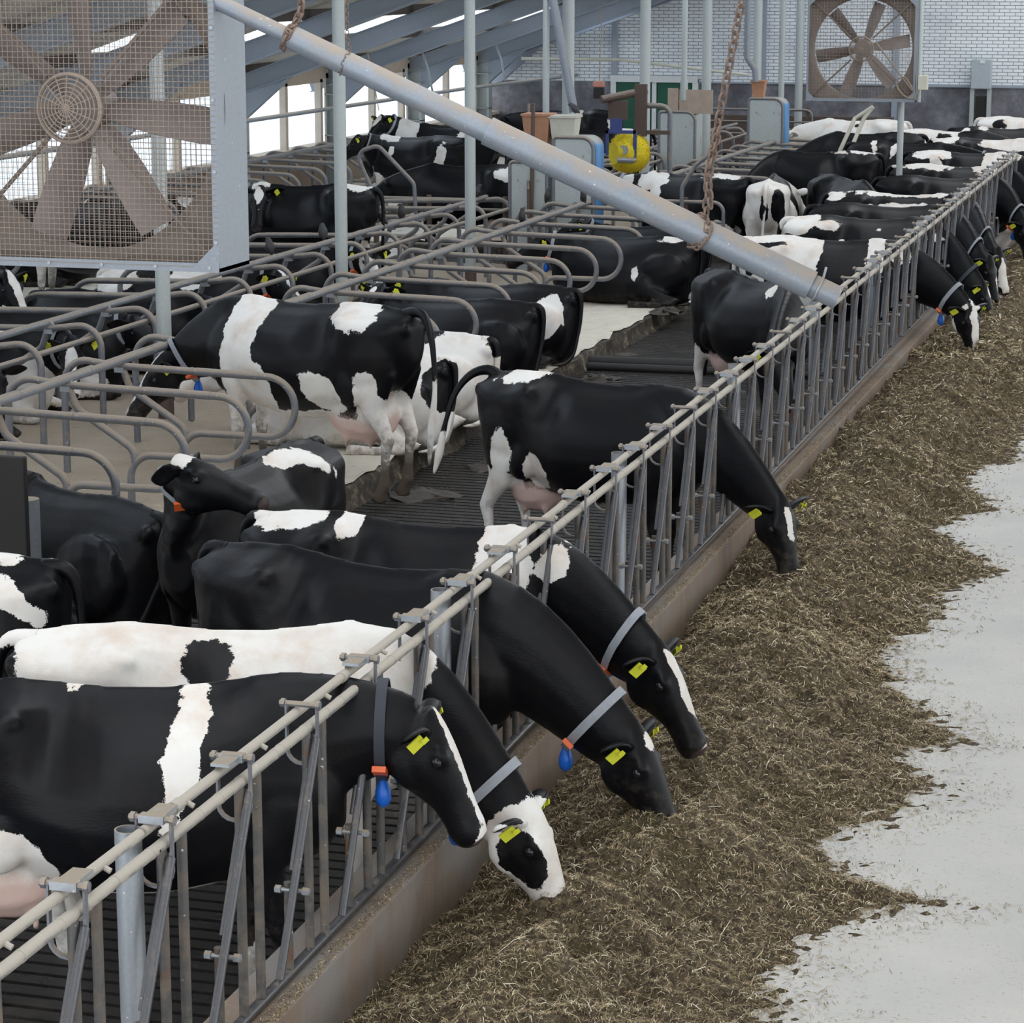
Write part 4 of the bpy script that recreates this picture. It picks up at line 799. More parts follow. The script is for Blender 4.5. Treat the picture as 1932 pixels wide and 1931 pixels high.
def build_cow(name, label, T, hd, z=0.0, lying=False, poll=None, muz=None, ops=(), base='k', vox=.02, tail='hang', collar=True,
              tags=(1, -1), orange=True, blue=True, roll=0., scale=1.0, step=0., group=None, legdirt=.5, udder=True, hockside=1, neckbow=0.0, collar_t=.80, strap='grey'):
    """T = world (x,y) of the tail head, hd = heading in degrees, poll / muz = world points of the head"""
    h = math.radians(hd); ch, sh = math.cos(h), math.sin(h)
    ox, oy = T[0] + .93 * scale * ch, T[1] + .93 * scale * sh
    def loc(p):
        x, y, zz = p[0] - ox, p[1] - oy, p[2] - z
        return np.array([ch * x + sh * y, -sh * x + ch * y, zz]) / scale
    dz = -.63 if lying else 0.
    if poll is None: P = np.array([1.25, 0, 1.35 + dz * .7]); M = np.array([1.68, 0, 1.05 + dz * .7])
    else: P, M = loc(poll), loc(muz)
    d, s, u = frame(M - P)
    HP = P
    m = MB()
    torso_loft(m, lying)
    # neck
    B = np.array([.48, 0, 1.10 + dz * .93])
    L = np.linalg.norm(P - B)
    E = P - u * .10 + d * .02
    bow = np.array([0, 0, neckbow])
    t1 = (d * .45 + (P - B) / L * .9); t1 /= np.linalg.norm(t1)
    C = hermite(B, np.array([L * .95, 0, .1]) + bow, E, t1 * L * .75, 11)
    rings = []
    for i, c in enumerate(C):
        t = C[min(i + 1, 10)] - C[max(i - 1, 0)]; t /= np.linalg.norm(t)
        if lying: pass
        sd = np.cross(np.array([0, 0, 1.]), t)
        sd = sd / (np.linalg.norm(sd) + 1e-6) if np.linalg.norm(sd) > .25 else s
        if i > 5: sd = sd * (1 - (i - 5) / 5) + s * (i - 5) / 5; sd /= np.linalg.norm(sd)
        uu = np.cross(t, sd)
        f = i / 10
        hh = np.interp(f, [0, .2, .45, .75, 1], [.345, .325, .265, .20, .15]); hw = np.interp(f, [0, .2, .45, .75, 1], [.20, .175, .13, .105, .09])
        rings.append([tuple(c + sd * hw * math.cos(a) * (1 - .25 * max(math.sin(a), 0)) + uu * hh * math.sin(a)) for a in np.linspace(0, 2 * math.pi, 16, endpoint=False)])
    m.loft(rings)
    # head
    rings = []
    for (q, hh, hw, oz) in HEAD:
        c = HP + d * q + u * oz
        ring = []
        for a in np.linspace(0, 2 * math.pi, 16, endpoint=False):
            sa_, ca_ = math.sin(a), math.cos(a)
            w = hw * (1 - .38 * max(-sa_, 0) ** 1.5) * (1 + .0 * sa_)
            ring.append(tuple(c + s * w * math.copysign(abs(ca_) ** .85, ca_) + u * hh * math.copysign(abs(sa_) ** .85, sa_)))
        rings.append(ring)
    m.loft(rings)
    for sd in (1, -1):                                             # brow and cheek
        c = HP + d * .135 + s * sd * .088 - u * .015; mm = MB(); ell(mm, (0, 0, 0), (.05, .03, .035)); m.add_xf(mm, d, s, u, c)
        c = HP + d * .13 + s * sd * .07 - u * .17; mm = MB(); ell(mm, (0, 0, 0), (.10, .035, .07)); m.add_xf(mm, d, s, u, c)
    # hips, pins, shoulders
    for sd in (1, -1):
        if not lying: ell(m, (-.47, sd * .225, 1.335 + dz), (.075, .055, .05))
        ell(m, (-.93, sd * .125, 1.30 + dz), (.06, .05, .06))
        ell(m, (.58, sd * .165, 1.0 + dz * .95), (.15, .085, .29), -.28)
    m.tube([(-.95, 0, 1.385 + dz), (-.7, 0, 1.425 + dz), (-.45, 0, 1.437 + dz), (-.1, 0, 1.398 + dz), (.15, 0, 1.395 + dz), (.35, 0, 1.415 + dz), (.52, 0, 1.44 + dz), (.66, 0, 1.39 + dz)], .028, 8)
    if not lying:
        for sd in (1, -1):
            ell(m, (-.66, sd * .18, 1.08), (.235, .115, .30), .10); ell(m, (-.50, sd * .215, .86), (.12, .075, .17), .3)
            st = step * sd
            limb(m, [(-.74, sd * .17, 1.0, .17, .09), (-.70, sd * .185, .82, .145, .085), (-.715 + st * .3, sd * .18, .68, .095, .07), (-.785 + st * .6, sd * .17, .56, .066, .052),
                     (-.825 + st * .8, sd * .165, .47, .056, .047), (-.80 + st * .9, sd * .165, .36, .038, .036), (-.79 + st, sd * .165, .22, .036, .034), (-.785 + st, sd * .165, .13, .047, .044),
                     (-.76 + st, sd * .165, .075, .047, .048), (-.74 + st, sd * .165, .03, .062, .057), (-.735 + st, sd * .165, 0.0, .066, .060)])
            st = -step * sd
            limb(m, [(.58, sd * .17, 1.0, .15, .09), (.545, sd * .185, .82, .105, .085), (.53 + st * .3, sd * .175, .68, .075, .066), (.535 + st * .6, sd * .165, .53, .056, .053),
                     (.545 + st * .8, sd * .16, .42, .052, .050), (.54 + st * .9, sd * .16, .35, .038, .037), (.535 + st, sd * .16, .22, .034, .033), (.535 + st, sd * .16, .12, .044, .042),
                     (.555 + st, sd * .16, .07, .043, .045), (.575 + st, sd * .16, .03, .058, .054), (.58 + st, sd * .16, 0.0, .062, .057)])
        if udder:
            k_ = float(udder); ell(m, (-.50, 0, .64), (.25 * k_, .175 * (.5 + k_ / 2), .20 * k_), -.15)
            for sx, sy in ((-.40, .085), (-.40, -.085), (-.60, .07), (-.60, -.07)): limb(m, [(sx, sy, .52 - .2 * (k_ - 1), .03, .03), (sx, sy, .46 - .2 * (k_ - 1), .02, .02), (sx, sy, .41 - .2 * (k_ - 1), .013, .013)], 8)
    else:
        for sd in (1, -1):
            k = 1.0 if sd == hockside else .8
            ell(m, (-.58, sd * .30 * k, .36), (.34, .14, .29), .35)          # thigh
            ell(m, (-.34, sd * .40 * k, .22), (.17, .10, .17))               # stifle
            limb(m, [(-.32, sd * .42 * k, .22, .11, .08), (-.52, sd * .45 * k, .15, .085, .07), (-.70, sd * .46 * k, .10, .06, .055), (-.80, sd * .46 * k, .08, .055, .05),
                     (-.74, sd * .50 * k, .055, .045, .045), (-.60, sd * .54 * k, .05, .038, .04), (-.42, sd * .57 * k, .05, .04, .04), (-.34, sd * .58 * k, .05, .05, .05), (-.25, sd * .59 * k, .045, .055, .05), (-.22, sd * .59 * k, .04, .05, .04)])
            limb(m, [(.50, sd * .22, .40, .14, .09), (.50, sd * .26, .24, .10, .08), (.66, sd * .26, .13, .075, .07), (.84, sd * .25, .09, .06, .055), (.90, sd * .25, .07, .055, .05),
                     (.84, sd * .28, .05, .045, .045), (.70, sd * .30, .045, .036, .036), (.56, sd * .31, .045, .045, .042), (.48, sd * .32, .04, .055, .045)])
        if udder: ell(m, (-.62, -.18 * hockside, .14), (.2, .26, .13))
    V, F = voxel(m, vox)
    V = relax(V, F, 8 if vox < .024 else 4)
    # loose thin pieces welded on without remeshing: ears, eyes, tail
    ex = MB(); eyes = MB()
    tagat = {}
    for sd in (1, -1):
        eb = HP + d * .03 + s * sd * .085 - u * .035
        tagat[sd] = ear_loft(ex, eb, d, s, u, sd, .15)
        mm = MB(); ell(mm, (0, 0, 0), (.024, .017, .021), 0, 10, 7); eyes.add_xf(mm, d, s, u, HP + d * .150 + s * sd * .106 - u * .038)
    zt = 1.385 + dz
    if tail == 'hang': tp = [(-.86, 0, zt), (-.97, 0, zt), (-1.03, .0, zt - .08), (-1.05, .0, zt - .25), (-1.05, .02, zt - .55), (-1.04, .02, zt - .8), (-1.03, .01, zt - 1.02)]
    elif tail == 'side': tp = [(-.86, 0, zt), (-.98, .0, zt + .03), (-1.10, .06, zt - .02), (-1.20, .14, zt - .2), (-1.24, .18, zt - .5), (-1.22, .2, zt - .8), (-1.20, .2, zt - 1.05)]
    elif tail == 'swing': tp = [(-.86, 0, zt), (-.97, 0, zt + .04), (-1.08, -.06, zt), (-1.14, -.16, zt - .12), (-1.17, -.24, zt - .32), (-1.2, -.28, zt - .55), (-1.22, -.32, zt - .7)]
    else: hs = hockside; tp = [(-.86, 0, zt), (-.97, 0, zt - .01), (-1.01, .02 * hs, zt - .10), (-1.01, .06 * hs, zt - .32), (-1.0, .14 * hs, .28), (-.98, .24 * hs, .12), (-.92, .36 * hs, .05), (-.82, .46 * hs, .04)]
    rr = [.045, .038, .030, .022, .017, .032, .008] if len(tp) == 7 else [.045, .038, .030, .024, .019, .02, .024, .008]
    tp, rr = smooth_path(tp, rr, 4)
    ex.tube(tp, rr, 9)
    nb = len(V)
    V = np.vstack([V, np.array(ex.v), np.array(eyes.v)])
    F = F + [[i + nb for i in f] for f in ex.f]
    ne = len(F); nb2 = nb + len(ex.v)
    F = F + [[i + nb2 for i in f] for f in eyes.f]
    # coat: signed field, > 0 white
    f = np.full(len(V), -1. if base == 'k' else 1.)
    hl = (V - HP) @ np.stack([d, s, u]).T          # head coordinates
    for op in ops:
        kind, fr = op[0][0], op[0][1:] or 'b'
        c, r = np.array(op[1]), np.array(op[2])
        Q = hl if fr == 'h' else V
        if fr == 'n':
            # neck patch: param along neck curve (t) handled as world ball in cow space
            pass
        q = (Q - c) / r
        if len(op) > 3: 
            rt = math.radians(op[3]); cx_, sx_ = math.cos(rt), math.sin(rt)
            dx, dzz = (Q - c)[:, 0], (Q - c)[:, 2]
            q = np.stack([(cx_ * dx + sx_ * dzz) / r[0], (Q - c)[:, 1] / r[1], (-sx_ * dx + cx_ * dzz) / r[2]], 1)
        e = (1 - np.linalg.norm(q, axis=1)) * min(r[0], r[2])
        f = np.maximum(f, e) if kind == 'w' else np.minimum(f, -e)
    f = np.clip(f, -.3, .3)
    # udder, nose, dirt
    sk = np.full(len(V), -1.)
    if udder and not lying:
        e = 1 - np.linalg.norm((V - np.array([-.50, 0, .58])) / np.array([.27 * udder, .20, .22 * udder]), axis=1)
        e = np.where(V[:, 2] < .72, e * .2, -1); sk = np.maximum(sk, e)
    nose = (1 - np.linalg.norm((hl - np.array([.535, 0, -.055])) / np.array([.05, .08, .055]), axis=1)) * .05
    nb3 = nose
    dirt = np.clip((.75 - V[:, 2]) / .7, 0, 1) * legdirt
    if lying: dirt = np.clip((.25 - V[:, 2]) / .3, 0, 1) * legdirt
    Wv = V * scale
    Wv = np.stack([ox + ch * Wv[:, 0] - sh * Wv[:, 1], oy + sh * Wv[:, 0] + ch * Wv[:, 1], z + Wv[:, 2]], 1)
    org = np.array([ox, oy, z])
    me = bpy.data.meshes.new('cow')
    me.from_pydata((Wv - org).tolist(), [], F)
    me.materials.append(MAT['hide']); me.materials.append(MAT['eye'])
    mi = np.zeros(len(F), np.int32); mi[ne:] = 1
    me.polygons.foreach_set('material_index', mi); me.polygons.foreach_set('use_smooth', np.ones(len(F), bool))
    for nm, arr in (('coat', f), ('skin', sk), ('nose', nb3), ('dirt', dirt)):
        a = me.attributes.new(nm, 'FLOAT', 'POINT'); a.data.foreach_set('value', arr.astype(np.float32))
    me.update()
    o = bpy.data.objects.new(name, me); COL.objects.link(o); o.location = org
    tag(o, label, 'cow', group)
    def W(p):
        p = np.array(p) * scale; return np.array([ch * p[0] - sh * p[1], sh * p[0] + ch * p[1], p[2]])
    def part(nm, mb, mat, sm_=True):
        mb.v = [tuple(W(p)) for p in mb.v]; return mb.build(nm, mat, o, smooth=sm_)
    for sd in tags:
        c, out, face, wid = tagat[sd]
        tb = MB(); nn = s * sd * .62 + d * .55 + u * .40; nn /= np.linalg.norm(nn); a1 = np.cross(nn, u); a1 /= np.linalg.norm(a1); a2 = np.cross(nn, a1); q = c + nn * .022 - u * .012
        tb.obox(q, a1 * .030, a2 * .036, nn * .003); tb.obox(q + u * .04, a1 * .012, a2 * .014, nn * .003); tb.obox(q + u * .03 - nn * .012, a1 * .006, a2 * .006, nn * .018)
        part('ear_tag', tb, MAT['tag'], False)
    if collar:
        i = int(round(collar_t * 10)); c = C[i]; t = C[min(i + 1, 10)] - C[i - 1]; t /= np.linalg.norm(t)
        rg = np.array(rings_neck_at(C, s, i)); cb = MB()
        cen = rg.mean(0); outl = []
        for w_ in (-.022, .022):
            for k_ in (1.06, 1.09): outl.append([tuple(cen + (p - cen) * (1 + (k_ - 1) * 1.6) + t * w_) for p in rg])
        order = [0, 1, 3, 2]
        n = len(rg); cb2 = MB(); base_i = 0
        for rr_ in order: cb2.v += outl[rr_]
        for a in range(4):
            for j in range(n):
                b_ = (a + 1) % 4; cb2.f.append([a * n + j, a * n + (j + 1) % n, b_ * n + (j + 1) % n, b_ * n + j])
        part('collar', cb2, MAT['collar_' + strap])
        low = int(np.argmin(rg[:, 2] + 0.02 * np.abs(rg[:, 1]))); lp = cen + (rg[low] - cen) * 1.12
        side = np.cross(t, rg[low] - cen); side /= np.linalg.norm(side); dn = np.array([0, 0, -1.])
        if orange:
            k2 = (low + 14) % 16; q = cen + (rg[k2] - cen) * 1.13; nrm = (rg[k2] - cen) / np.linalg.norm(rg[k2] - cen); tg = np.cross(t, nrm)
            ob = MB(); ob.obox(q, t * .028, tg * .045, nrm * .012); part('number_plate', ob, MAT['orange'], False)
            k2 = (low + 2) % 16; q = cen + (rg[k2] - cen) * 1.13; nrm = (rg[k2] - cen) / np.linalg.norm(rg[k2] - cen); tg = np.cross(t, nrm)
            ob = MB(); ob.obox(q, t * .028, tg * .045, nrm * .012); part('number_plate', ob, MAT['orange'], False)
        if blue:
            bb = MB(); rgs = []
            a1 = np.array([side[0], side[1], 0.]); a1 /= np.linalg.norm(a1) + 1e-9; a2 = np.cross(dn, a1)
            for q, w_, th in [(-.01, .014, .012), (.015, .028, .022), (.045, .040, .032), (.08, .042, .034), (.105, .030, .024), (.118, .008, .006)]:
                rgs.append([tuple(lp + dn * q + a1 * w_ * math.cos(a) + a2 * th * math.sin(a)) for a in np.linspace(0, 2 * math.pi, 12, endpoint=False)])
            bb.loft(rgs); part('transponder', bb, MAT['blue'])
    return o

def rings_neck_at(C, s, i):
    c = C[i]; t = C[min(i + 1, 10)] - C[max(i - 1, 0)]; t /= np.linalg.norm(t)
    sd = np.cross(np.array([0, 0, 1.]), t)
    sd = sd / (np.linalg.norm(sd) + 1e-6) if np.linalg.norm(sd) > .25 else s
    if i > 5: sd = sd * (1 - (i - 5) / 5) + s * (i - 5) / 5; sd /= np.linalg.norm(sd)
    uu = np.cross(t, sd); f = i / 10
    hh = np.interp(f, [0, .2, .45, .75, 1], [.345, .325, .265, .20, .15]); hw = np.interp(f, [0, .2, .45, .75, 1], [.20, .175, .13, .105, .09])
    return [c + sd * hw * math.cos(a) * (1 - .25 * max(math.sin(a), 0)) + uu * hh * math.sin(a) for a in np.linspace(0, 2 * math.pi, 16, endpoint=False)]
# ---------------------------------------------------------------- the herd
def blz(l=.26, w_=.038, x=.20): return ('wh', (x, 0, .035), (l, w_, .06))
def C(label, T, hd, poll=None, muz=None, ops=(), **k):
    far = math.hypot(T[0] - CAMP[0], T[1] - CAMP[1]); k.setdefault('neckbow', .3 if T[0] > -2 and not k.get('lying') else 0.); k.setdefault('vox', .017 if far < 16 else .021 if far < 24 else .026)
    return build_cow('cow', label, T, hd, poll=poll, muz=muz, ops=list(ops), **k)
# eating through the fence, from the front
C('black cow with a narrow white stripe behind the shoulder, nearest at the feed fence', (-1.78, 9.05), 17, (.30, 9.62, 1.30), (.54, 9.66, .80),
  [('w', (.25, -.22, 1.28), (.075, .4, .36), -12), ('w', (-.52, -.2, .70), (.24, .3, .22)), ('w', (-.05, 0, .55), (.5, .25, .12)), ('w', (.56, 0, .10), (.2, .4, .22)), ('w', (-.72, 0, .2), (.3, .4, .3)), ('w', (-.22, .02, 1.42), (.05, .05, .05)), blz(.32, .050, .24), ('wh', (.53, 0, -.03), (.06, .06, .06))], step=.08, strap='black')
C('mostly white cow with black neck and black eye patches, eating at the fence', (-1.72, 10.02), 17, (.52, 10.34, .70), (.72, 10.33, .22),
  [('k', (1.3, 0, .8), (.60, .6, .75)), ('k', (-.97, -.08, 1.18), (.09, .22, .17)), ('k', (-.12, -.24, 1.36), (.15, .2, .13)), ('k', (-.76, -.3, 1.14), (.10, .15, .07)), ('wh', (.30, 0, -.06), (.36, .3, .3)), ('kh', (.18, -.13, -.09), (.19, .085, .115)), ('kh', (.18, .13, -.09), (.19, .085, .115)), ('kh', (.50, 0, -.14), (.10, .09, .035))], base='w', legdirt=.3)
C('all black cow with a tiny white forehead star, head down in the feed', (-1.58, 11.93), -17, (.74, 11.42, .74), (.97, 11.38, .28), [('wh', (.04, 0, .03), (.055, .04, .05)), ('w', (-1.04, 0, .5), (.08, .1, .25))], neckbow=.55)
C('black cow with white rump marks, white shoulder and blaze, lifting its head', (-1.64, 12.68), -5, (.66, 12.24, .93), (.93, 12.18, .44),
  [('w', (-.74, 0, 1.43), (.22, .2, .09)), ('w', (-.38, -.08, 1.42), (.07, .15, .10)), ('w', (.52, -.1, 1.32), (.15, .3, .22), 15), ('w', (.80, -.02, 1.30), (.11, .22, .09), 30), ('w', (-.72, 0, .15), (.3, .4, .3)), blz(.20, .045, .22), ('wh', (.54, 0, -.05), (.04, .06, .05))])
C('black cow with white hind legs, eating alone at the middle of the fence', (-1.83, 17.72), -20, (.47, 16.72, .77), (.60, 16.62, .30),
  [('w', (-.60, -.06, 1.43), (.20, .2, .075), 12), ('w', (-.72, 0, .42), (.26, .5, .42)), ('w', (-.66, -.25, .88), (.10, .2, .17)), ('w', (-.36, -.22, .78), (.13, .2, .14)), ('w', (.3, -.1, .55), (.3, .25, .06)), ('w', (-1.2, -.3, .78), (.15, .3, .22)), ('wh', (.12, 0, .04), (.11, .036, .05)), ('wh', (.05, 0, -.24), (.08, .08, .05))], tail='swing', orange=False, blue=False, step=.05, collar=False, neckbow=.35)
C('black cow behind the fence below the pipe outlet, head lowered towards the camera', (-1.62, 24.4), -52, (-.50, 21.95, 1.02), (-.32, 21.72, .58), [('w', (.55, -.1, 1.38), (.1, .12, .05)), ('w', (-.75, -.1, .45), (.2, .3, .3))], collar=False)
C('cow with white hindquarters and shoulder, black middle, eating behind the pipe outlet', (-1.86, 27.4), -4, (.60, 27.02, .80), (.69, 26.95, .34),
  [('w', (-.72, 0, 1.1), (.42, .6, .65)), ('w', (-.24, -.1, 1.1), (.20, .6, .7)), ('k', (-.70, -.20, 1.37), (.26, .05, .045), 10), ('k', (-.80, -.3, 1.12), (.06, .12, .12)), ('k', (-.60, -.3, 1.05), (.05, .12, .14)), ('k', (-.95, .05, 1.3), (.07, .2, .1)), ('w', (.52, 0, 1.25), (.10, .45, .42)), ('w', (.80, 0, 1.28), (.12, .25, .08)), blz(.32, .06, .26), ('wh', (.18, 0, -.22), (.16, .2, .06)), ('wh', (.0, 0, -.02), (.05, .12, .06))])
C('black cow with white patched rump and white flecks, second beyond the pipe outlet', (-1.80, 29.75), 2, (.48, 29.42, .75), (.64, 29.4, .30), [('w', (-.80, -.1, 1.36), (.26, .3, .14)), ('w', (-.45, -.2, 1.36), (.2, .1, .08)), ('w', (-.30, -.3, 1.10), (.06, .12, .10)), ('w', (.12, -.2, 1.34), (.04, .06, .04)), ('w', (.82, 0, 1.22), (.13, .25, .08)), ('wh', (.1, 0, .03), (.06, .03, .05))], strap='black')
C('plain black backed cow with orange collar tag, third eating beyond the pipe', (-1.78, 31.35), 1, (.44, 30.45, .93), (.57, 30.4, .43), [('wh', (.3, .02, .03), (.12, .04, .05))], blue=False)
C('black cow with two long white streaks along spine and side, fourth beyond the pipe', (-1.86, 33.15), -6, (.44, 31.4, .93), (.58, 31.3, .46), [('w', (-.05, .02, 1.43), (.85, .12, .045)), ('w', (-.05, -.26, 1.28), (.75, .12, .05), 3), ('w', (.3, -.3, 1.2), (.03, .1, .1)), ('w', (-.85, -.1, 1.4), (.14, .15, .08)), ('wh', (.36, 0, -.02), (.26, .07, .16))])
C('black cow standing askew with its rump left of the white streaked cow', (-2.45, 36.0), -58, (-1.35, 34.15, 1.2), (-1.1, 33.95, .8), [('w', (-.8, .05, 1.43), (.06, .06, .04)), ('w', (-.7, -.1, .3), (.2, .3, .3))])
C('dark cow with a white triangle on the shoulder, right of the far ventilator post', (-1.60, 35.75), 2, (.47, 35.0, .92), (.56, 34.9, .45), [('w', (.30, -.3, 1.16), (.07, .14, .16))])
C('black cow with thin white line along its back at the far fence', (-1.70, 37.9), 0, (.5, 37.4, .86), (.6, 37.3, .4), [('w', (-.45, 0, 1.42), (.38, .25, .06)), ('w', (.4, 0, 1.4), (.2, .25, .07))])
C('black and white cow with wide white flank and shoulder bands at the far fence', (-1.86, 40.7), -3, (.5, 40.1, .8), (.6, 40., .4), [('w', (-.55, 0, 1.38), (.30, .3, .13)), ('w', (-.38, -.2, 1.1), (.10, .4, .4), 25), ('w', (.36, 0, 1.2), (.16, .5, .5), -15), ('w', (.6, -.1, 1.4), (.2, .3, .08))])
C('black cow walking left with a white tipped tail between the far cows', (-2.28, 40.25), 184, (-4.25, 39.55, .98), (-4.42, 39.35, .50), [('w', (-.30, .2, .62), (.17, .3, .14)), ('w', (-.66, .2, .55), (.1, .3, .22)), ('w', (-1.1, 0, .5), (.2, .2, .3)), ('wh', (.12, 0, .04), (.06, .05, .05)), ('w', (-.6, .0, 1.43), (.3, .1, .03)), ('w', (.55, 0, .3), (.2, .3, .3))], collar=False, step=.1)
C('black cow with white vertical streaks on its back behind the walking cow', (-3.05, 42.6), 0, (-.65, 42.2, 1.2), (-.3, 42.1, .8), [('w', (-.52, -.15, 1.38), (.05, .2, .12), 20), ('w', (-.20, -.15, 1.36), (.05, .2, .15), -15), ('w', (.62, -.25, .95), (.08, .25, .32))], tags=())
C('black backed cow in the far background under the pale forked tube', (-2.2, 45.0), 186, (-4.3, 44.6, 1.1), (-4.6, 44.4, .7), [('w', (-.7, 0, .4), (.3, .4, .3))], tags=(), collar=False)
C('nearly all white cow farthest back before the dark plinth', (-2.95, 48.6), 178, (-5.1, 48.4, 1.2), (-5.4, 48.2, .8), [('k', (-.05, .2, 1.38), (.07, .1, .08)), ('k', (1.2, 0, 1.2), (.2, .3, .2))], base='w', tags=(), collar=False)
C('white rumped cow with black marks behind the far feeding cows', (-2.75, 46.0), -4, (-.4, 45.8, 1.1), (-.05, 45.7, .7), [('k', (-.1, -.2, 1.35), (.16, .15, .08)), ('k', (.6, 0, 1.1), (.5, .6, .6))], base='w', tags=(), collar=False)
C('cow with cream coloured back and black rump at the far end of the fence', (-1.86, 43.9), 1, (.5, 43.3, .85), (.6, 43.2, .4), [('w', (-.70, 0, 1.38), (.22, .3, .10)), ('w', (.40, 0, 1.38), (.55, .5, .14))], tags=())
C('black cow with a small white rump mark, second last along the far fence', (-1.90, 46.9), 2, (.5, 46.5, .85), (.6, 46.4, .4), [('w', (-.66, -.15, 1.32), (.09, .2, .13), 30), ('w', (-.4, 0, 1.42), (.1, .2, .05))], tags=())
C('white backed cow with black spots, last along the far fence', (-1.75, 50.2), 0, (.5, 49.8, .85), (.6, 49.7, .4), [('k', (-.55, -.2, 1.30), (.13, .2, .09)), ('k', (.15, -.2, 1.33), (.25, .3, .09))], base='w', tags=())

# standing in the alleys and cubicles
C('black cow holding its head high and turned aside, orange tag on its collar', (-2.13, 14.85), -95, (-2.24, 13.05, 1.60), (-1.80, 13.02, 1.46), [('w', (-.30, .10, 1.42), (.26, .09, .07), 8), ('w', (-.52, .2, 1.34), (.16, .10, .05), 30), ('wh', (.0, 0, .02), (.075, .09, .05)), ('w', (-.75, 0, .3), (.25, .4, .3))], tags=(), blue=False)
C('big standing cow with white shoulder band and full pink udder, hooves at the bed edge', (-3.0, 19.42), 166, (-5.42, 20.0, 1.02), (-5.70, 19.85, .55),
  [('w', (.44, 0, 1.1), (.20, .6, .62), 6), ('w', (.25, .1, .80), (.22, .4, .25)), ('w', (-.53, .10, 1.37), (.22, .26, .13), 8), ('w', (-.32, .25, .80), (.12, .25, .22), -35), ('w', (-.05, 0, .52), (.75, .35, .17)), ('w', (-.74, .1, .45), (.22, .5, .38)), ('w', (-.68, .25, .84), (.10, .2, .15)), ('w', (.55, 0, .3), (.2, .4, .4)), ('w', (-1.22, .2, .62), (.14, .25, .38)), blz(.30, .036, .2), ('wh', (.5, 0, 0), (.08, .04, .08))], z=.06, tail='side', legdirt=.9, neckbow=.15, udder=1.22, scale=1.08)
C('black rumped cow with white along its back, left edge behind the white cow', (-2.18, 11.32), 188, (-4.1, 11.1, 1.2), (-4.5, 11.0, .9), [('w', (-.45, -.02, 1.43), (.42, .13, .08)), ('w', (-.80, .22, 1.27), (.15, .12, .05), 40), ('w', (-.75, 0, .3), (.25, .4, .3))], tags=(), collar=False)
C('black and white cow standing sideways in the cross passage below the yellow brush', (-3.32, 35.15), 165, (-5.35, 35.75, 1.30), (-5.8, 35.85, 1.15), [('w', (.48, .05, 1.32), (.26, .35, .13)), ('w', (.36, .25, 1.12), (.10, .2, .18)), ('w', (.95, 0, 1.3), (.13, .25, .18)), ('w', (-.58, .2, .62), (.28, .4, .22)), ('w', (-.62, 0, 1.42), (.30, .14, .04)), ('w', (-1.04, 0, .75), (.12, .2, .3))])
C('white cow seen from behind with pink udder, under the hanging chain', (-2.88, 34.1), 96, (-2.9, 36.2, 1.2), (-2.8, 36.6, .9), [('k', (.35, 0, 1.1), (.65, .6, .6)), ('k', (-.93, -.17, 1.13), (.18, .10, .24)), ('k', (-.98, .02, 1.05), (.10, .06, .20))], base='w', tags=(), collar=False)
C('black cow with white forehead diamond facing the camera right of the near ventilator', (-6.95, 30.0), 181, (-8.32, 29.72, 1.60), (-8.26, 29.42, 1.12), [('wh', (.13, 0, .04), (.14, .055, .06)), ('w', (-.72, .0, 1.44), (.22, .3, .06)), ('w', (.74, .2, .85), (.13, .2, .16)), ('w', (.52, .1, 1.44), (.13, .2, .06)), ('w', (-.2, 0, .56), (.5, .3, .12)), ('w', (-.7, 0, .4), (.25, .4, .4))], z=.2, collar=False)
C('black cow with white flank patches walking left before the bright left openings', (-9.42, 41.9), 179, (-11.15, 41.4, 1.45), (-11.5, 41.3, 1.08), [('w', (.36, .05, 1.42), (.17, .3, .09)), ('w', (.30, .3, 1.22), (.05, .1, .14)), ('w', (-.55, .2, .95), (.10, .4, .42), 10), ('w', (-.25, .25, .72), (.3, .3, .16)), ('w', (.55, 0, .5), (.2, .4, .4)), ('w', (-.72, 0, .4), (.25, .4, .4)), blz(.2, .04, .3)], blue=False)
C('white necked cow turning its face to the camera at the left openings', (-9.75, 45.1), 178, (-11.93, 44.9, 1.57), (-12.08, 44.55, 1.22), [('w', (.78, 0, 1.2), (.22, .5, .45)), ('w', (-.3, .2, 1.0), (.14, .4, .4)), ('wh', (.12, 0, .03), (.17, .05, .06)), ('wh', (.5, 0, 0), (.1, .06, .1))], blue=False, orange=False)
C('black cow with white back patch in the far left corner behind the third pillar', (-8.9, 50.4), 181, (-11.1, 50.2, 1.3), (-11.5, 50.1, 1.1), [('w', (-.1, 0, 1.38), (.17, .4, .18)), ('w', (-.9, .1, 1.2), (.1, .3, .2))], tags=(), collar=False)
C('black cow with white hip patch standing behind the third pillar in the cross passage', (-6.7, 36.1), 182, (-8.8, 36., 1.2), (-9.2, 36., .9), [('w', (-.70, .15, 1.33), (.22, .3, .10))], tags=(), collar=False)
C('dark cow behind the yellow brush and pale feed station', (-6.9, 44.6), 184, (-9.0, 44.4, 1.2), (-9.4, 44.3, .9), [('w', (-.5, 0, 1.43), (.2, .3, .05))], tags=(), collar=False)
C('dark headed cow with white blaze and orange collar tag under the near ventilator', (-10.45, 23.5), -3, (-8.35, 23.05, 1.30), (-8.02, 22.85, .85), [('wh', (.22, .01, .03), (.34, .05, .07)), ('wh', (.05, 0, -.25), (.1, .1, .06))], blue=False)
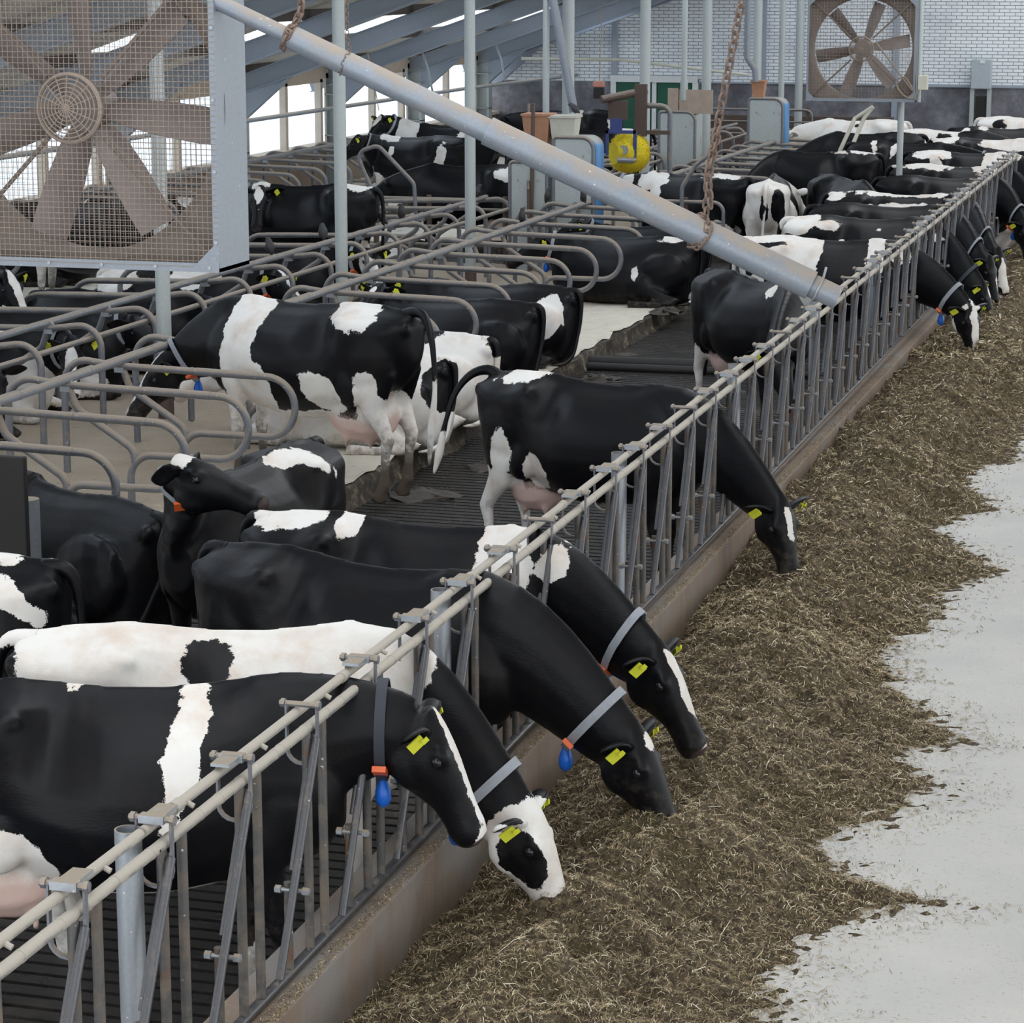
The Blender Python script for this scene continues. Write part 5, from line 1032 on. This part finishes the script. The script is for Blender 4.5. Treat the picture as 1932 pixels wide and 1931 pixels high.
C('cow standing behind the near ventilator, brownish legs and udder below the mesh', (-9.45, 29.2), 183, (-11.6, 29.0, 1.3), (-12.0, 28.9, 1.0), [('w', (-.7, 0, .5), (.3, .5, .45)), ('w', (.55, 0, .4), (.2, .4, .4))], legdirt=1.0, tags=(), collar=False)

# lying in the cubicles
LY = dict(lying=True, z=.19, tail='lie')
C('all black cow lying in the front cubicle next to the dark partition board', (-2.98, 14.42), 150, (-4.95, 15.75, .95), (-5.35, 15.9, .75), [], collar=False, tags=(), **LY)
C('white cow with black rump lying behind the big standing cow, hind leg stretched out', (-3.22, 21.05), 180, (-5.35, 21.15, .88), (-5.72, 21.0, .62), [('k', (-.95, .05, .55), (.22, .4, .22)), ('k', (-.20, .4, .50), (.06, .2, .05)), ('k', (-.05, .42, .46), (.05, .2, .06)), ('k', (-.50, .5, .18), (.06, .2, .06)), ('k', (-.1, 0, .85), (.2, .3, .1)), ('k', (.85, 0, .9), (.14, .4, .2))], base='w', **LY)
C('white cow with black hip spot lying right behind the big standing cow\'s tail', (-3.22, 22.35), 180, (-5.4, 22.4, .95), (-5.8, 22.3, .75), [('k', (-.35, .15, .82), (.16, .2, .08)), ('k', (-.98, -.1, .7), (.1, .2, .12)), ('k', (.3, .2, .75), (.2, .4, .2))], base='w', tags=(), **LY)
C('black lying cow with orange collar tag, third back in the near row', (-3.45, 24.75), 180, (-5.08, 24.72, 1.10), (-5.2, 24.30, .85), [('wh', (.1, 0, .04), (.05, .03, .04))], **LY)
C('black lying cow with white thigh and pink udder showing at the bed edge', (-3.40, 26.05), 181, (-5.55, 26.15, .98), (-5.62, 25.70, .72), [('w', (-.72, .30, .52), (.17, .3, .24)), ('w', (-.2, 0, .87), (.25, .12, .05)), blz(.34, .06, .25), ('wh', (.5, 0, -.06), (.1, .1, .1))], blue=False, **LY)
C('lying black cow with small white patch above the tail, below the pipe chain', (-3.18, 31.1), 180, (-5.15, 31.1, .95), (-5.5, 30.9, .7), [('w', (-.62, .13, .82), (.15, .16, .06)), ('w', (-.25, .4, .4), (.04, .2, .08)), ('w', (-1.0, .2, .1), (.1, .2, .1))], **LY)
C('dark lying cow with an orange collar plate below the blue sided feed station', (-3.35, 32.5), 180, (-5.0, 32.3, 1.05), (-5.35, 32.1, .80), [], **LY)
C('black and white cow lying in the middle row above the big standing cow\'s back', (-8.85, 26.35), 0, (-6.75, 26.3, 1.0), (-6.45, 26.1, .75), [('w', (.2, -.1, .8), (.3, .4, .2)), ('w', (-.75, -.1, .7), (.3, .4, .2)), ('w', (-.1, 0, .15), (.9, .6, .15)), ('k', (.1, -.25, .78), (.1, .1, .07)), blz()], **LY)
C('black cow lying in the middle row, second cubicle past the first pillar', (-8.7, 24.35), 0, (-6.75, 24.3, .95), (-6.4, 24.15, .65), [('w', (-.2, -.3, .2), (.2, .3, .12))], tags=(), collar=False, **LY)
C('black cow lying in the middle row just beside the first pillar', (-8.8, 22.75), 0, (-6.9, 22.8, .95), (-6.55, 22.6, .65), [('w', (.5, -.2, .15), (.3, .3, .15))], tags=(), blue=False, orange=False, **LY)
C('lying cow with pink nose and white chest facing the camera behind the neck rails', (-8.9, 21.45), -3, (-6.76, 21.1, .98), (-6.62, 20.78, .50), [('w', (.2, 0, .85), (.35, .2, .12)), ('w', (.75, 0, .35), (.25, .5, .28)), ('wh', (.3, 0, .03), (.32, .05, .07)), ('wh', (.5, 0, -.05), (.1, .1, .1)), ('w', (.7, -.25, .08), (.3, .2, .12))], blue=False, orange=False, **LY)
C('black cow lying at the left picture edge, its shoulder behind the cubicle tubes', (-8.75, 20.1), -2, (-6.95, 19.95, .90), (-6.75, 19.6, .50), [], tags=(), collar=False, **LY)
C('black cow with white cheek lying with its head beside the second pillar', (-8.8, 28.75), 0, (-6.55, 28.65, 1.0), (-6.3, 28.35, .75), [('wh', (.2, -.05, -.08), (.2, .1, .14)), ('w', (-.5, -.2, .15), (.5, .5, .14))], blue=False, **LY)
C('spotted cow lying in the wall row, seen through the near ventilator mesh', (-11.15, 30.9), 180, (-12.8, 30.9, .95), (-13.0, 30.6, .7), [('w', (-.3, .2, .8), (.15, .4, .25)), ('w', (-.95, .1, .5), (.12, .4, .3))], tags=(), collar=False, **LY)
C('black cow with white hip band lying in the wall row behind the ventilator blade', (-11.15, 32.2), 180, (-12.8, 32.2, .95), (-13.0, 31.9, .7), [('w', (-.65, .1, .75), (.12, .4, .3))], tags=(), collar=False, **LY)
C('black cow lying in the wall row right of the ventilator blade', (-11.15, 34.6), 180, (-12.75, 34.5, 1.0), (-12.95, 34.2, .75), [('w', (-.8, 0, .8), (.2, .4, .12)), blz()], tags=(), collar=False, **LY)
C('dark cow lying in the far block behind the pale feed station', (-3.95, 42.5), 180, (-5.95, 42.5, .95), (-6.3, 42.3, .7), [('w', (-.3, .2, .8), (.06, .2, .06))], tags=(), collar=False, **LY)
